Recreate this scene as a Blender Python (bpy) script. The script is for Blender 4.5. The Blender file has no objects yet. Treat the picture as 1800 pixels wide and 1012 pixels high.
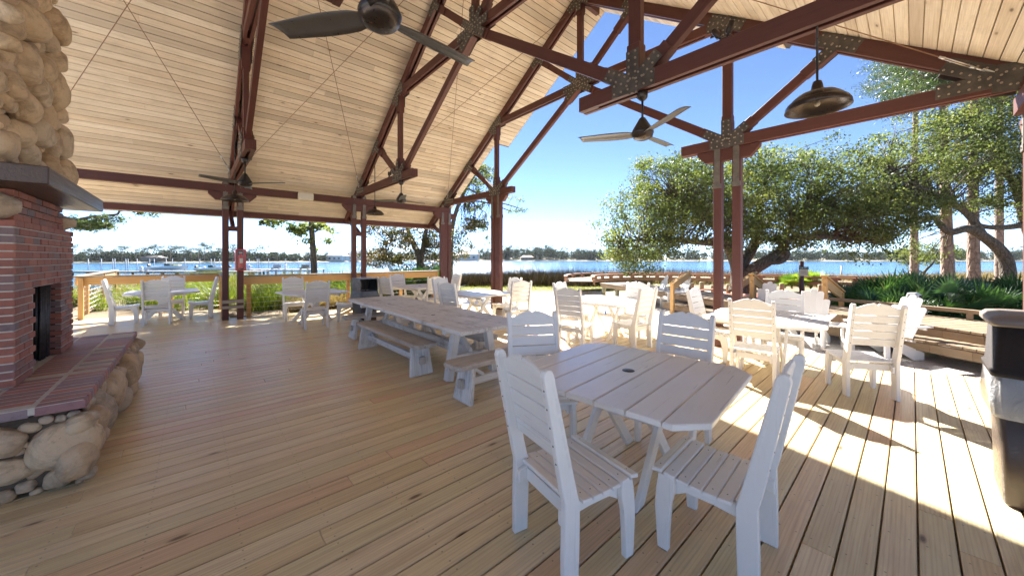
import bpy, math, random
import numpy as np
from mathutils import Vector, Matrix, noise as mnoise

R = math.radians
random.seed(7)
rng = np.random.default_rng(11)
U = 1.58                     # eye height in metres; layout numbers below are in eye heights
cA, sA = .6657, .7462        # camera heading (x, y)

# ------------------------------------------------------------------ camera, sky, sun, exposure
sc = bpy.context.scene
cam_d = bpy.data.cameras.new('camera')
cam = bpy.data.objects.new('camera', cam_d)
sc.collection.objects.link(cam)
sc.camera = cam
cam.location = (0, 0, U)
cam.rotation_euler = (R(90), 0, math.atan2(sA, cA) - R(90))
cam_d.sensor_width = 36
cam_d.lens = 36 * 628 / 1800
cam_d.shift_y = (453 - 506) / 1800 * 1.0
cam_d.clip_start = .05
cam_d.clip_end = 5000

SUN = Vector((.666, 1.05, 1.0)).normalized()
world = bpy.data.worlds.new('World')
sc.world = world
world.use_nodes = True
wn = world.node_tree
bg = wn.nodes['Background']
sky = wn.nodes.new('ShaderNodeTexSky')
sky.sky_type = 'NISHITA'
sky.sun_disc = False
sky.sun_elevation = math.asin(SUN.z)
sky.sun_rotation = math.atan2(SUN.x, SUN.y)
sky.altitude = 0
sky.air_density = .38
sky.dust_density = 0.0
sky.ozone_density = 2.5
wn.links.new(sky.outputs[0], bg.inputs[0])
bg.inputs[1].default_value = .050
sl = bpy.data.lights.new('sun', 'SUN')
sl.energy = 3.8
sl.angle = R(.6)
sl.color = (1, .965, .90)
so = bpy.data.objects.new('sun', sl)
sc.collection.objects.link(so)
so.rotation_euler = (-SUN).to_track_quat('-Z', 'Y').to_euler()
sc.view_settings.view_transform = 'Standard'
sc.view_settings.look = 'None'
sc.view_settings.exposure = 2.85
sc.view_settings.gamma = 1
sc.cycles.max_bounces = 10
sc.cycles.diffuse_bounces = 7
sc.cycles.transparent_max_bounces = 10
sc.cycles.use_denoising = True
sc.cycles.sample_clamp_indirect = 20

# ------------------------------------------------------------------ helpers
def W(x, y, z=0.0):
    """eye-height units, z above the deck -> metres"""
    return Vector((x * U, y * U, z * U))
def D(z, l):
    """depth along the view heading, sideways -> x, y (eye heights)"""
    return (z * cA + l * sA, z * sA - l * cA)
def DP(px, z):
    return D(z, (px - 900) / 628 * z)

def tag(o, label=None, cat=None, group=None, kind=None):
    if label: o['label'] = label
    if cat: o['category'] = cat
    if group: o['group'] = group
    if kind: o['kind'] = kind
    return o
def empty(name, loc=(0, 0, 0), rz=0, label=None, cat=None, group=None, parent=None):
    o = bpy.data.objects.new(name, None)
    sc.collection.objects.link(o)
    o.location = loc
    o.rotation_euler = (0, 0, rz)
    o.empty_display_size = .1
    if parent: o.parent = parent
    return tag(o, label, cat, group)
def kids(o):
    return [c for c in ALL.get(o.name, [])]
ALL = {}
def copy_tree(o, parent=None):
    c = o.copy()
    sc.collection.objects.link(c)
    if parent: c.parent = parent
    ks = [k for k in o.children]
    for k in ks:
        copy_tree(k, c)
    return c

class MB:
    def __init__(s):
        s.V = []; s.F = []; s.S = []; s.R = []; s.G = []
    def add(s, vs, fs, gc=None, smooth=False, rnd=None):
        b = len(s.V)
        s.V.extend([tuple(v) for v in vs])
        s.F.extend([tuple(b + i for i in f) for f in fs])
        s.S.extend([smooth] * len(fs))
        r = random.random() if rnd is None else rnd
        s.R.extend([r] * len(vs))
        if gc is None: gc = vs
        s.G.extend([tuple(g) for g in gc])
    def box(s, c, size, M=None, ch=.002, rnd=None, smooth=False):
        hx, hy, hz = size[0] / 2, size[1] / 2, size[2] / 2
        ch = min(ch, hx * .45, hy * .45, hz * .45)
        vs = []; idx = {}
        for sx in (-1, 1):
            for sy in (-1, 1):
                for sz in (-1, 1):
                    for a in range(3):
                        p = [sx * (hx - ch), sy * (hy - ch), sz * (hz - ch)]
                        p[a] = (sx * hx, sy * hy, sz * hz)[a]
                        idx[(sx, sy, sz, a)] = len(vs); vs.append(p)
        fs = []
        def q(*k): fs.append([idx[i] for i in k])
        for t in (-1, 1):
            f = [(t, -1, -1, 0), (t, 1, -1, 0), (t, 1, 1, 0), (t, -1, 1, 0)]; q(*(f if t > 0 else f[::-1]))
            f = [(-1, t, -1, 1), (1, t, -1, 1), (1, t, 1, 1), (-1, t, 1, 1)]; q(*(f[::-1] if t > 0 else f))
            f = [(-1, -1, t, 2), (1, -1, t, 2), (1, 1, t, 2), (-1, 1, t, 2)]; q(*(f if t > 0 else f[::-1]))
        for a in (-1, 1):
            for b in (-1, 1):
                f = [(a, b, -1, 0), (a, b, -1, 1), (a, b, 1, 1), (a, b, 1, 0)]; q(*(f if a * b > 0 else f[::-1]))
                f = [(a, -1, b, 0), (a, 1, b, 0), (a, 1, b, 2), (a, -1, b, 2)]; q(*(f if a * b > 0 else f[::-1]))
                f = [(-1, a, b, 1), (-1, a, b, 2), (1, a, b, 2), (1, a, b, 1)]; q(*(f if a * b > 0 else f[::-1]))
                for t in (-1, 1):
                    f = [(a, b, t, 0), (a, b, t, 1), (a, b, t, 2)]; q(*(f if a * b * t > 0 else f[::-1]))
        o = [random.uniform(0, 50) for _ in range(3)]
        ax = sorted(range(3), key=lambda i: -size[i])
        gc = [(v[ax[0]] + o[0], v[ax[1]] + o[1], v[ax[2]] + o[2]) for v in vs]
        c = Vector(c)
        if M is None: pts = [Vector(v) + c for v in vs]
        else: pts = [M @ Vector(v) + c for v in vs]
        s.add(pts, fs, gc, smooth, rnd)
    def beam(s, p0, p1, w, d, up=(0, 0, 1), ch=.002, rnd=None, ext=0):
        p0 = Vector(p0); p1 = Vector(p1)
        x = (p1 - p0); L = x.length; x.normalize()
        y = Vector(up).cross(x)
        if y.length < 1e-4: y = Vector((0, 1, 0)).cross(x)
        y.normalize(); z = x.cross(y)
        M = Matrix((x, y, z)).transposed()
        s.box((p0 + p1) / 2, (L + ext, w, d), M, ch, rnd)
    def prism(s, poly, t, o=(0, 0, 0), ax=(1, 0, 0), ay=(0, 0, 1), ch=.002, rnd=None, grain=0):
        """poly in plane (ax, ay), thickness t centred, chamfered rims"""
        o = Vector(o); ax = Vector(ax).normalized(); ay = Vector(ay).normalized(); an = ax.cross(ay)
        A = sum(poly[i][0] * poly[(i + 1) % len(poly)][1] - poly[(i + 1) % len(poly)][0] * poly[i][1] for i in range(len(poly)))
        if A < 0: poly = poly[::-1]
        n = len(poly)
        ins = []
        for i in range(n):
            a = Vector(poly[i - 1]); b = Vector(poly[i]); c = Vector(poly[(i + 1) % n])
            e1 = (b - a).normalized(); e2 = (c - b).normalized()
            n1 = Vector((-e1.y, e1.x)); n2 = Vector((-e2.y, e2.x))
            m = n1 + n2
            if m.length < .2: m = n1
            m = m / max(m.length_squared / 2, .35)
            ins.append(b + m * ch)
        rings = [(ins, -t / 2), (poly, -t / 2 + ch), (poly, t / 2 - ch), (ins, t / 2)]
        vs = []; loc = []
        for pl, h in rings:
            for p in pl:
                vs.append(o + ax * p[0] + ay * p[1] + an * h)
                loc.append((p[0], p[1], h) if grain == 0 else (p[1], p[0], h))
        fs = [list(range(n))[::-1], [3 * n + i for i in range(n)]]
        for k in range(3):
            for i in range(n):
                j = (i + 1) % n
                fs.append([k * n + i, k * n + j, (k + 1) * n + j, (k + 1) * n + i])
        of = [random.uniform(0, 50) for _ in range(3)]
        s.add(vs, fs, [(g[0] + of[0], g[1] + of[1], g[2] + of[2]) for g in loc], False, rnd)
    def tube(s, pts, rad, n=8, smooth=True, rnd=None, caps=True):
        pts = [Vector(p) for p in pts]
        if not isinstance(rad, (list, tuple)): rad = [rad] * len(pts)
        vs = []; fs = []; gc = []
        prev = None; acc = 0; o = random.uniform(0, 50)
        for i, p in enumerate(pts):
            t = (pts[min(i + 1, len(pts) - 1)] - pts[max(i - 1, 0)]).normalized()
            if i: acc += (pts[i] - pts[i - 1]).length
            if prev is None:
                a = Vector((0, 0, 1)) if abs(t.z) < .9 else Vector((1, 0, 0))
                u = t.cross(a).normalized()
            else:
                u = (prev - t * prev.dot(t)).normalized()
            prev = u; v = t.cross(u)
            for k in range(n):
                an = 2 * math.pi * k / n
                d = u * math.cos(an) + v * math.sin(an)
                vs.append(p + d * rad[i])
                gc.append((acc + o, math.cos(an) * rad[i] + o, math.sin(an) * rad[i]))
        for i in range(len(pts) - 1):
            for k in range(n):
                j = (k + 1) % n
                fs.append([i * n + k, i * n + j, (i + 1) * n + j, (i + 1) * n + k])
        if caps:
            fs.append(list(range(n))[::-1]); fs.append([(len(pts) - 1) * n + k for k in range(n)])
        s.add(vs, fs, gc, smooth, rnd)
    def lathe(s, prof, c=(0, 0, 0), n=24, smooth=True, M=None, rnd=None):
        vs = []; fs = []; c = Vector(c)
        for r, z in prof:
            for k in range(n):
                a = 2 * math.pi * k / n
                v = Vector((r * math.cos(a), r * math.sin(a), z))
                vs.append((M @ v if M else v) + c)
        for i in range(len(prof) - 1):
            for k in range(n):
                j = (k + 1) % n
                fs.append([i * n + k, i * n + j, (i + 1) * n + j, (i + 1) * n + k])
        s.add(vs, fs, None, smooth, rnd)
    def blob(s, c, r, rot=None, seed=0, rough=.18, sub=2, rnd=None, flat=None):
        """rounded, slightly faceted stone"""
        vs, fs = ICO[sub]
        M = rot or Matrix.Identity(3)
        o = Vector((seed * 3.1, seed * 1.7, seed * .9))
        out = []
        for v in vs:
            k = 1 + rough * (mnoise.noise(v * 1.1 + o) * 1.3 + .35 * mnoise.noise(v * 3.3 + o))
            p = Vector([math.copysign(abs(v[i]) ** .84, v[i]) for i in range(3)]) * k
            out.append(M @ Vector((p.x * r[0], p.y * r[1], p.z * r[2])) + Vector(c))
        s.add(out, fs, None, True, rnd)
    def build(s, name, mat, parent=None, loc=None, rz=None):
        me = bpy.data.meshes.new(name)
        me.from_pydata(s.V, [], s.F)
        me.polygons.foreach_set('use_smooth', s.S)
        a = me.attributes.new('rnd', 'FLOAT', 'POINT'); a.data.foreach_set('value', s.R)
        g = me.attributes.new('gc', 'FLOAT_VECTOR', 'POINT'); g.data.foreach_set('vector', np.array(s.G, dtype=np.float32).ravel())
        me.materials.append(mat)
        me.update()
        o = bpy.data.objects.new(name, me)
        sc.collection.objects.link(o)
        if parent: o.parent = parent
        if loc is not None: o.location = loc
        if rz is not None: o.rotation_euler = (0, 0, rz)
        return o

def _ico(sub):
    import bmesh
    bm = bmesh.new()
    bmesh.ops.create_icosphere(bm, subdivisions=sub, radius=1)
    vs = [v.co.copy() for v in bm.verts]; fs = [[v.index for v in f.verts] for f in bm.faces]
    bm.free()
    return vs, fs
ICO = {1: _ico(1), 2: _ico(2), 3: _ico(3), 4: _ico(4)}

def np_mesh(name, V, F4, rnd, mat, parent=None, smooth=False, tri=False):
    """V (n,3), F4 (m,4) or (m,3) arrays, rnd per vertex"""
    k = 3 if tri else 4
    me = bpy.data.meshes.new(name)
    me.vertices.add(len(V)); me.vertices.foreach_set('co', np.asarray(V, np.float32).ravel())
    me.loops.add(len(F4) * k); me.loops.foreach_set('vertex_index', np.asarray(F4, np.int32).ravel())
    me.polygons.add(len(F4)); me.polygons.foreach_set('loop_start', np.arange(len(F4), dtype=np.int32) * k)
    me.update(calc_edges=True)
    a = me.attributes.new('rnd', 'FLOAT', 'POINT'); a.data.foreach_set('value', np.asarray(rnd, np.float32))
    me.materials.append(mat)
    o = bpy.data.objects.new(name, me); sc.collection.objects.link(o)
    if parent: o.parent = parent
    return o

def unit(n):
    v = rng.normal(size=(n, 3)); return v / np.linalg.norm(v, axis=1)[:, None]
def leaf_quads(C, size, aspect=.5, clump_rnd=None, up_bias=.0):
    """small bent leaves centred on C; returns V, F, rnd"""
    n = len(C)
    a = unit(n); a[:, 2] -= up_bias; a /= np.linalg.norm(a, axis=1)[:, None]
    b = np.cross(a, unit(n)); b /= np.linalg.norm(b, axis=1)[:, None]
    s = size * rng.uniform(.7, 1.35, n)[:, None]
    p0 = C - a * s * .5; p2 = C + a * s * .5
    p1 = C + b * s * aspect * .5; p3 = C - b * s * aspect * .5
    V = np.stack([p0, p1, p2, p3], 1).reshape(-1, 3)
    F = np.arange(4 * n).reshape(-1, 4)
    r = rng.uniform(0, 1, n) if clump_rnd is None else np.clip(clump_rnd + rng.normal(0, .16, n), 0, 1)
    return V, F, np.repeat(r, 4)
def blades(base, h, w, lean=.25, seg=2, bend=.3, rnd=None):
    """grass blades: base (n,3), h (n,) heights; tapered strips of quads"""
    n = len(base)
    th = rng.uniform(0, 2 * np.pi, n); dr = np.stack([np.cos(th), np.sin(th), np.zeros(n)], 1)
    fa = rng.uniform(0, 2 * np.pi, n); sd = np.stack([np.cos(fa), np.sin(fa), np.zeros(n)], 1)
    ln = (lean * rng.uniform(.1, 1, n))[:, None]
    bd = (bend * rng.uniform(0, 1, n))[:, None]
    h = h[:, None]
    rows = []
    for i in range(seg + 1):
        t = i / seg
        c = base + dr * h * (ln * t + bd * t * t) + np.array([0, 0, 1.]) * h * (t - bd * .5 * t * t * 1.0)
        ww = w * (1 - t * .88)
        rows += [c - sd * ww / 2, c + sd * ww / 2]
    V = np.stack(rows, 1).reshape(-1, 3)
    k = 2 * (seg + 1)
    F = []
    for i in range(seg):
        F.append(np.stack([np.arange(n) * k + 2 * i, np.arange(n) * k + 2 * i + 1, np.arange(n) * k + 2 * i + 3, np.arange(n) * k + 2 * i + 2], 1))
    r = rng.uniform(0, 1, n) if rnd is None else rnd
    return V, np.concatenate(F), np.repeat(r, k)

# ------------------------------------------------------------------ materials
class NT:
    def __init__(s, name):
        m = bpy.data.materials.new(name); m.use_nodes = True
        s.m = m; s.t = m.node_tree; s.b = s.t.nodes['Principled BSDF']; s.out = s.t.nodes['Material Output']
    def n(s, typ, ins=None, **kw):
        nd = s.t.nodes.new('ShaderNode' + typ)
        for k, v in kw.items(): setattr(nd, k, v)
        for k, v in (ins or {}).items():
            if isinstance(v, bpy.types.NodeSocket): s.t.links.new(v, nd.inputs[k])
            else: nd.inputs[k].default_value = v
        return nd
    def attr(s, name): return s.n('Attribute', attribute_name=name)
    def mapv(s, v, scale, loc=(0, 0, 0)):
        return s.n('Mapping', {'Vector': v, 'Scale': scale, 'Location': loc}).outputs[0]
    def noise(s, v, scale, detail=4, rough=.55, dist=0):
        return s.n('TexNoise', {'Vector': v, 'Scale': scale, 'Detail': detail, 'Roughness': rough, 'Distortion': dist}).outputs[0]
    def ramp(s, f, stops, interp='LINEAR'):
        nd = s.n('ValToRGB', {'Fac': f}); cr = nd.color_ramp; cr.interpolation = interp
        while len(cr.elements) < len(stops): cr.elements.new(.5)
        for e, (p, c) in zip(cr.elements, stops):
            e.position = p; e.color = (*c, 1) if len(c) == 3 else c
        return nd.outputs[0]
    def mix(s, f, a, b, mode='MIX'):
        nd = s.n('Mix', data_type='RGBA', blend_type=mode)
        for i, v in ((0, f), (6, a), (7, b)):
            if isinstance(v, bpy.types.NodeSocket): s.t.links.new(v, nd.inputs[i])
            else: nd.inputs[i].default_value = v if i == 0 else ((*v, 1) if len(v) == 3 else v)
        return nd.outputs[2]
    def math(s, op, a, b=0.0, clamp=False):
        nd = s.n('Math', operation=op, use_clamp=clamp)
        for i, v in ((0, a), (1, b)):
            if isinstance(v, bpy.types.NodeSocket): s.t.links.new(v, nd.inputs[i])
            else: nd.inputs[i].default_value = v
        return nd.outputs[0]
    def rng(s, v, a, b, c=0, d=1):
        return s.n('MapRange', {0: v, 1: a, 2: b, 3: c, 4: d}).outputs[0]
    def set(s, **kw):
        for k, v in kw.items():
            k = k.replace('_', ' ')
            if isinstance(v, bpy.types.NodeSocket): s.t.links.new(v, s.b.inputs[k])
            else: s.b.inputs[k].default_value = v if not isinstance(v, tuple) or len(v) == 4 else (*v, 1)
    def bump(s, h, strength=.3, dist=.01):
        nd = s.n('Bump', {'Height': h, 'Strength': strength, 'Distance': dist}); s.t.links.new(nd.outputs[0], s.b.inputs['Normal'])

def wood_mat(name, tones, dark, grain=.5, knots=.0, rough=.55, gscale=1.0, wear=None, wear_amt=0, bump=.25, spots=None, spec=.4, ring=0.0, screws=False):
    t = NT(name); g = t.attr('gc').outputs['Vector']; r = t.attr('rnd').outputs['Fac']
    col = t.ramp(r, [(i / max(len(tones) - 1, 1), c) for i, c in enumerate(tones)])
    fine = t.noise(t.mapv(g, (1.2 * gscale, 42 * gscale, 42 * gscale)), 1.6, 5, .6, .6)
    broad = t.noise(t.mapv(g, (.5 * gscale, 9 * gscale, 9 * gscale)), 1.5, 3, .5, 1.4)
    rings = t.n('TexWave', {'Vector': t.mapv(g, (.25 * gscale, 7 * gscale, 3 * gscale)), 'Scale': 2.2, 'Distortion': 7.0, 'Detail': 2.0, 'Detail Scale': .6}, bands_direction='Y').outputs['Fac']
    gf = t.math('ADD', t.math('MULTIPLY', t.rng(fine, .42, .72), .55), t.math('MULTIPLY', t.rng(broad, .4, .75), .6))
    gf = t.math('ADD', gf, t.math('MULTIPLY', t.rng(rings, .55, 1), ring))
    col = t.mix(t.math('MULTIPLY', gf, grain, True), col, dark)
    if knots:
        vo = t.n('TexVoronoi', {'Vector': t.mapv(g, (1.7, 5.2, 1.0)), 'Scale': 1.0, 'Randomness': 1.0})
        keep = t.rng(t.n('SeparateColor', {'Color': vo.outputs['Color']}).outputs[0], .55, .6)
        k = t.math('MULTIPLY', t.rng(vo.outputs['Distance'], .10, .045), keep)
        halo = t.math('MULTIPLY', t.rng(vo.outputs['Distance'], .22, .06), keep)
        col = t.mix(t.math('MULTIPLY', halo, .35), col, dark)
        col = t.mix(t.math('MULTIPLY', k, knots), col, tuple(c * .35 for c in dark))
    if wear:
        ob = t.n('TexCoord').outputs['Object']
        w1 = t.noise(ob, 3.1, 5, .65); w2 = t.noise(t.mapv(g, (3, 30, 30)), 2.0, 4, .6)
        wf = t.rng(t.math('ADD', w1, t.math('MULTIPLY', w2, .6)), .82, 1.05)
        col = t.mix(t.math('MULTIPLY', wf, wear_amt, True), col, wear)
    if screws: col = t.mix(t.rng(r, 1.5, 1.6), col, (.10, .09, .08))
    t.set(Base_Color=col, Roughness=t.rng(fine, .2, .8, rough - .08, rough + .12), Specular_IOR_Level=spec)
    t.bump(t.math('ADD', fine, t.math('MULTIPLY', broad, .6)), bump, .004)
    return t.m

M = {}
M['deck'] = wood_mat('deck_pine', [(.65, .51, .275), (.77, .63, .37), (.81, .68, .42), (.74, .53, .31), (.75, .65, .38), (.66, .57, .33), (.83, .70, .44), (.72, .48, .29), (.79, .64, .36), (.77, .67, .42)],
                     (.36, .20, .09), .46, .95, .32, 1.0, bump=.3, spec=.5, ring=.35, wear=(.42, .35, .26), wear_amt=.2)
def add_screws(m):
    t = NT.__new__(NT); t.m = m; t.t = m.node_tree; t.b = t.t.nodes['Principled BSDF']; t.out = t.t.nodes['Material Output']
    ob = t.n('TexCoord').outputs['Object']; sx = t.n('SeparateXYZ', {0: ob})
    fx = t.math('SUBTRACT', t.math('FRACT', t.math('DIVIDE', sx.outputs[0], .4)), .5)
    fy = t.math('FRACT', t.math('DIVIDE', t.math('ADD', sx.outputs[1], 2.4 * U), BW_ * U))
    fy = t.math('SUBTRACT', t.math('ABSOLUTE', t.math('SUBTRACT', fy, .5)), .27)
    dx = t.math('MULTIPLY', fx, .4); dy = t.math('MULTIPLY', fy, BW_ * U)
    d = t.math('SQRT', t.math('ADD', t.math('MULTIPLY', dx, dx), t.math('MULTIPLY', dy, dy)))
    f = t.rng(d, .0058, .0040)
    old = t.b.inputs['Base Color'].links[0].from_socket
    t.set(Base_Color=t.mix(t.math('MULTIPLY', f, .55), old, (.10, .075, .05)))
BW_ = .0918
add_screws(M['deck'])
M['ceil'] = wood_mat('ceiling_pine', [(.66, .54, .41), (.76, .65, .51), (.80, .70, .57), (.72, .60, .46), (.55, .47, .38), (.77, .66, .52), (.81, .71, .58), (.74, .61, .46)],
                     (.40, .28, .17), .5, .95, .6, 1.0, bump=.2, spec=.25, ring=.25, wear=(.44, .37, .30), wear_amt=.4)
M['white'] = wood_mat('white_paint', [(.80, .785, .75), (.83, .81, .775), (.77, .75, .715)], (.71, .69, .65), .08, 0, .30, 1.0,
                      wear=(.60, .56, .50), wear_amt=.22, bump=.10, spec=.5, screws=True)
M['worn'] = wood_mat('worn_white_paint', [(.74, .73, .705), (.78, .77, .75), (.70, .69, .665)], (.32, .29, .25), .45, .3, .5, .8,
                     wear=(.22, .19, .16), wear_amt=.7, bump=.5, spec=.35)
M['worn_seat'] = wood_mat('worn_bench_wood', [(.52, .47, .41), (.58, .53, .47)], (.24, .19, .15), .6, .3, .55, .8,
                          wear=(.20, .15, .11), wear_amt=.7, bump=.5, spec=.3)
M['rail'] = wood_mat('golden_treated_pine', [(.56, .33, .12), (.62, .38, .15), (.52, .30, .11)], (.36, .18, .06), .5, .8, .5, 1.0, bump=.3, ring=.3)
M['grey_wood'] = wood_mat('grey_weathered_wood', [(.36, .30, .23), (.44, .37, .29), (.31, .26, .20)], (.17, .13, .10), .6, .5, .7, 1.0, bump=.5, wear=(.2, .17, .13), wear_amt=.5)
M['board'] = wood_mat('boardwalk_wood', [(.24, .165, .10), (.31, .22, .135), (.21, .15, .095)], (.13, .09, .055), .5, .6, .65, 1.0, bump=.4, wear=(.3, .26, .21), wear_amt=.4)
M['curb'] = wood_mat('red_brown_curb', [(.34, .17, .10), (.42, .22, .13)], (.22, .10, .06), .4, .3, .6, 1.0)
M['green_wood'] = wood_mat('green_treated_wood', [(.30, .31, .19), (.36, .34, .22), (.27, .26, .17)], (.17, .16, .09), .5, .3, .7, 1.0, bump=.4)
M['mantel'] = wood_mat('dark_mantel_wood', [(.075, .042, .03), (.095, .055, .04)], (.05, .03, .024), .85, 0, .33, 1.0, bump=.9, spec=.6, wear=(.16, .11, .085), wear_amt=.4)

def paint(name, col, col2, rough=.5, scale=2.0, bump=.12, metal=0, spec=.5):
    t = NT(name); ob = t.n('TexCoord').outputs['Object']
    a = t.noise(ob, scale, 6, .6); b = t.noise(ob, scale * 14, 4, .6)
    c = t.mix(t.rng(a, .35, .7), col, col2)
    t.set(Base_Color=c, Roughness=t.rng(b, .3, .7, rough - .1, rough + .12), Metallic=metal, Specular_IOR_Level=spec)
    t.bump(b, bump, .003)
    return t.m
M['maroon'] = wood_mat('maroon_painted_timber', [(.095, .030, .023), (.11, .036, .027), (.088, .029, .023)], (.065, .022, .017), .45, 0, .5, .7, bump=.25, spec=.4, wear=(.13, .06, .045), wear_amt=.3)
def steel_mat():
    t = NT('weathered_steel_plate'); ob = t.n('TexCoord').outputs['Object']; r = t.attr('rnd').outputs['Fac']
    a = t.noise(ob, 6, 6, .65); b = t.noise(ob, 60, 4, .6)
    c = t.mix(t.rng(a, .35, .7), (.062, .054, .048), (.125, .108, .092))
    c = t.mix(t.rng(r, 1.5, 1.6), c, (.34, .28, .22))
    t.set(Base_Color=c, Roughness=t.rng(b, .3, .7, .4, .62), Metallic=.3, Specular_IOR_Level=.5); t.bump(b, .3, .003)
    return t.m
M['steel'] = steel_mat()
M['galv'] = paint('galvanised_strap', (.12, .105, .09), (.20, .18, .155), .5, 6, .25, .3)
M['rod'] = paint('rusty_rod', (.20, .10, .055), (.28, .17, .10), .5, 8)
M['bright_metal'] = paint('bright_galvanised_metal', (.62, .62, .62), (.75, .75, .75), .35, 9, .1, .8)
M['fan_dark'] = paint('dark_bronze_metal', (.030, .027, .026), (.055, .047, .042), .34, 4, .06, .45)
M['fan_blade'] = paint('satin_bronze_blade', (.10, .095, .09), (.13, .12, .115), .36, 3, .04, .35)
M['lamp'] = paint('oiled_bronze_shade', (.040, .030, .026), (.075, .055, .045), .33, 5, .05, .6)
M['blackp'] = paint('dark_brown_plastic', (.024, .018, .016), (.036, .027, .024), .6, 3, .05, 0, .25)
M['bin'] = paint('brown_bin_body', (.050, .034, .026), (.065, .046, .036), .36, 3, .05)
M['lidtop'] = paint('tan_bin_lid', (.16, .125, .105), (.20, .16, .135), .4, 3, .05)
M['stainless'] = paint('brushed_lid_metal', (.12, .12, .125), (.2, .2, .205), .32, 3, .05, .8)
M['red'] = paint('red_plastic', (.62, .035, .03), (.70, .05, .045), .35, 5, .04)
M['beige'] = paint('beige_plastic', (.62, .56, .44), (.68, .62, .50), .45, 5, .04)
M['greyp'] = paint('grey_plastic', (.36, .37, .38), (.45, .46, .47), .4, 5, .04)
M['boat'] = paint('white_gelcoat', (.78, .79, .80), (.84, .84, .84), .25, 2, .02)
M['darkglass'] = paint('dark_windscreen', (.03, .05, .05), (.05, .08, .08), .12, 2, .02)
M['yellow'] = paint('yellow_cover', (.70, .60, .06), (.75, .66, .1), .5, 2, .05)
M['greenbag'] = paint('green_bag', (.10, .45, .10), (.2, .6, .15), .5, 5, .05)
M['bluep'] = paint('pale_blue_plastic', (.42, .52, .66), (.50, .60, .72), .4, 3, .04)
M['darkdock'] = paint('dark_dock_wood', (.10, .085, .075), (.17, .15, .13), .7, 3, .2)
M['navy'] = paint('navy_cover', (.03, .05, .16), (.05, .07, .2), .5, 3, .05)
M['pile'] = paint('grey_white_piling', (.55, .57, .60), (.40, .41, .43), .6, 3, .1)
M['soot'] = paint('sooty_firebrick', (.018, .016, .015), (.045, .035, .03), .8, 6, .4)
M['mesh'] = paint('fire_screen_mesh', (.06, .055, .055), (.10, .09, .09), .45, 30, .3, .6)
M['fasc'] = paint('dark_roof_edge', (.07, .055, .045), (.09, .08, .07), .6, 3)
M['shingle'] = paint('grey_metal_roofing', (.25, .26, .27), (.32, .33, .34), .5, 1)
M['tan'] = paint('tan_sign_face', (.50, .36, .24), (.55, .41, .28), .5, 6, .03)
M['dkgreen'] = paint('dark_green_sign_header', (.04, .08, .06), (.06, .10, .075), .5, 6, .03)
M['dark'] = paint('dark_screw_metal', (.05, .045, .04), (.09, .08, .07), .4, 20, .05, .5)
M['housewall'] = paint('cream_house_wall', (.62, .58, .52), (.70, .67, .62), .7, .3)
M['houseroof'] = paint('terracotta_roof', (.42, .22, .14), (.5, .3, .2), .7, .3)
M['houseroof2'] = paint('grey_house_roof', (.40, .42, .45), (.5, .52, .55), .6, .3)
M['bulb'] = paint('frosted_bulb', (.45, .38, .28), (.6, .52, .4), .2, 10, .02)

def brick_mat(name, tones, rough=.75):
    t = NT(name); r = t.attr('rnd').outputs['Fac']; ob = t.n('TexCoord').outputs['Object']
    col = t.ramp(r, [(i / (len(tones) - 1), c) for i, c in enumerate(tones)])
    a = t.noise(ob, 28, 5, .65); b = t.noise(ob, 120, 3, .6)
    col = t.mix(t.rng(a, .5, .8, 0, .45), col, (.10, .045, .04))
    col = t.mix(t.rng(b, .62, .8, 0, .35), col, (.42, .33, .28))
    t.set(Base_Color=col, Roughness=rough, Specular_IOR_Level=.3)
    t.bump(t.math('ADD', a, b), .5, .004)
    return t.m
M['brick'] = brick_mat('red_brick', [(.36, .135, .095), (.30, .115, .085), (.42, .165, .11), (.26, .11, .085), (.37, .14, .095), (.19, .15, .155), (.33, .12, .085)])
M['hbrick'] = brick_mat('hearth_brick', [(.36, .18, .15), (.27, .18, .18), (.45, .18, .13), (.24, .20, .22), (.38, .16, .14), (.30, .16, .16)], .55)
def stone_mat():
    t = NT('river_stone'); r = t.attr('rnd').outputs['Fac']; ob = t.n('TexCoord').outputs['Object']
    col = t.ramp(r, [(0, (.44, .30, .18)), (.2, (.60, .44, .28)), (.4, (.50, .38, .27)), (.6, (.66, .49, .31)), (.8, (.42, .34, .26)), (1, (.70, .55, .38))])
    a = t.noise(ob, 5, 8, .68, .8); b = t.noise(ob, 38, 6, .7)
    c = t.noise(t.mapv(ob, (4, 4, 9)), 2.2, 5, .6, 1.6)
    col = t.mix(t.rng(a, .47, .68, 0, .8), col, (.22, .155, .10))
    col = t.mix(t.rng(c, .55, .72, 0, .5), col, (.64, .50, .33))
    col = t.mix(t.rng(b, .55, .8, 0, .45), col, (.13, .10, .075))
    t.set(Base_Color=col, Roughness=t.rng(b, .3, .7, .5, .75), Specular_IOR_Level=.35)
    t.bump(t.math('ADD', t.math('MULTIPLY', a, 1.4), t.math('MULTIPLY', b, .7)), .55, .02)
    return t.m
M['stone'] = stone_mat()
M['mortar'] = paint('mortar', (.58, .53, .46), (.48, .43, .37), .9, 20, .6)
M['dmortar'] = paint('brown_mortar', (.15, .105, .07), (.09, .065, .045), .9, 20, .6)

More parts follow.
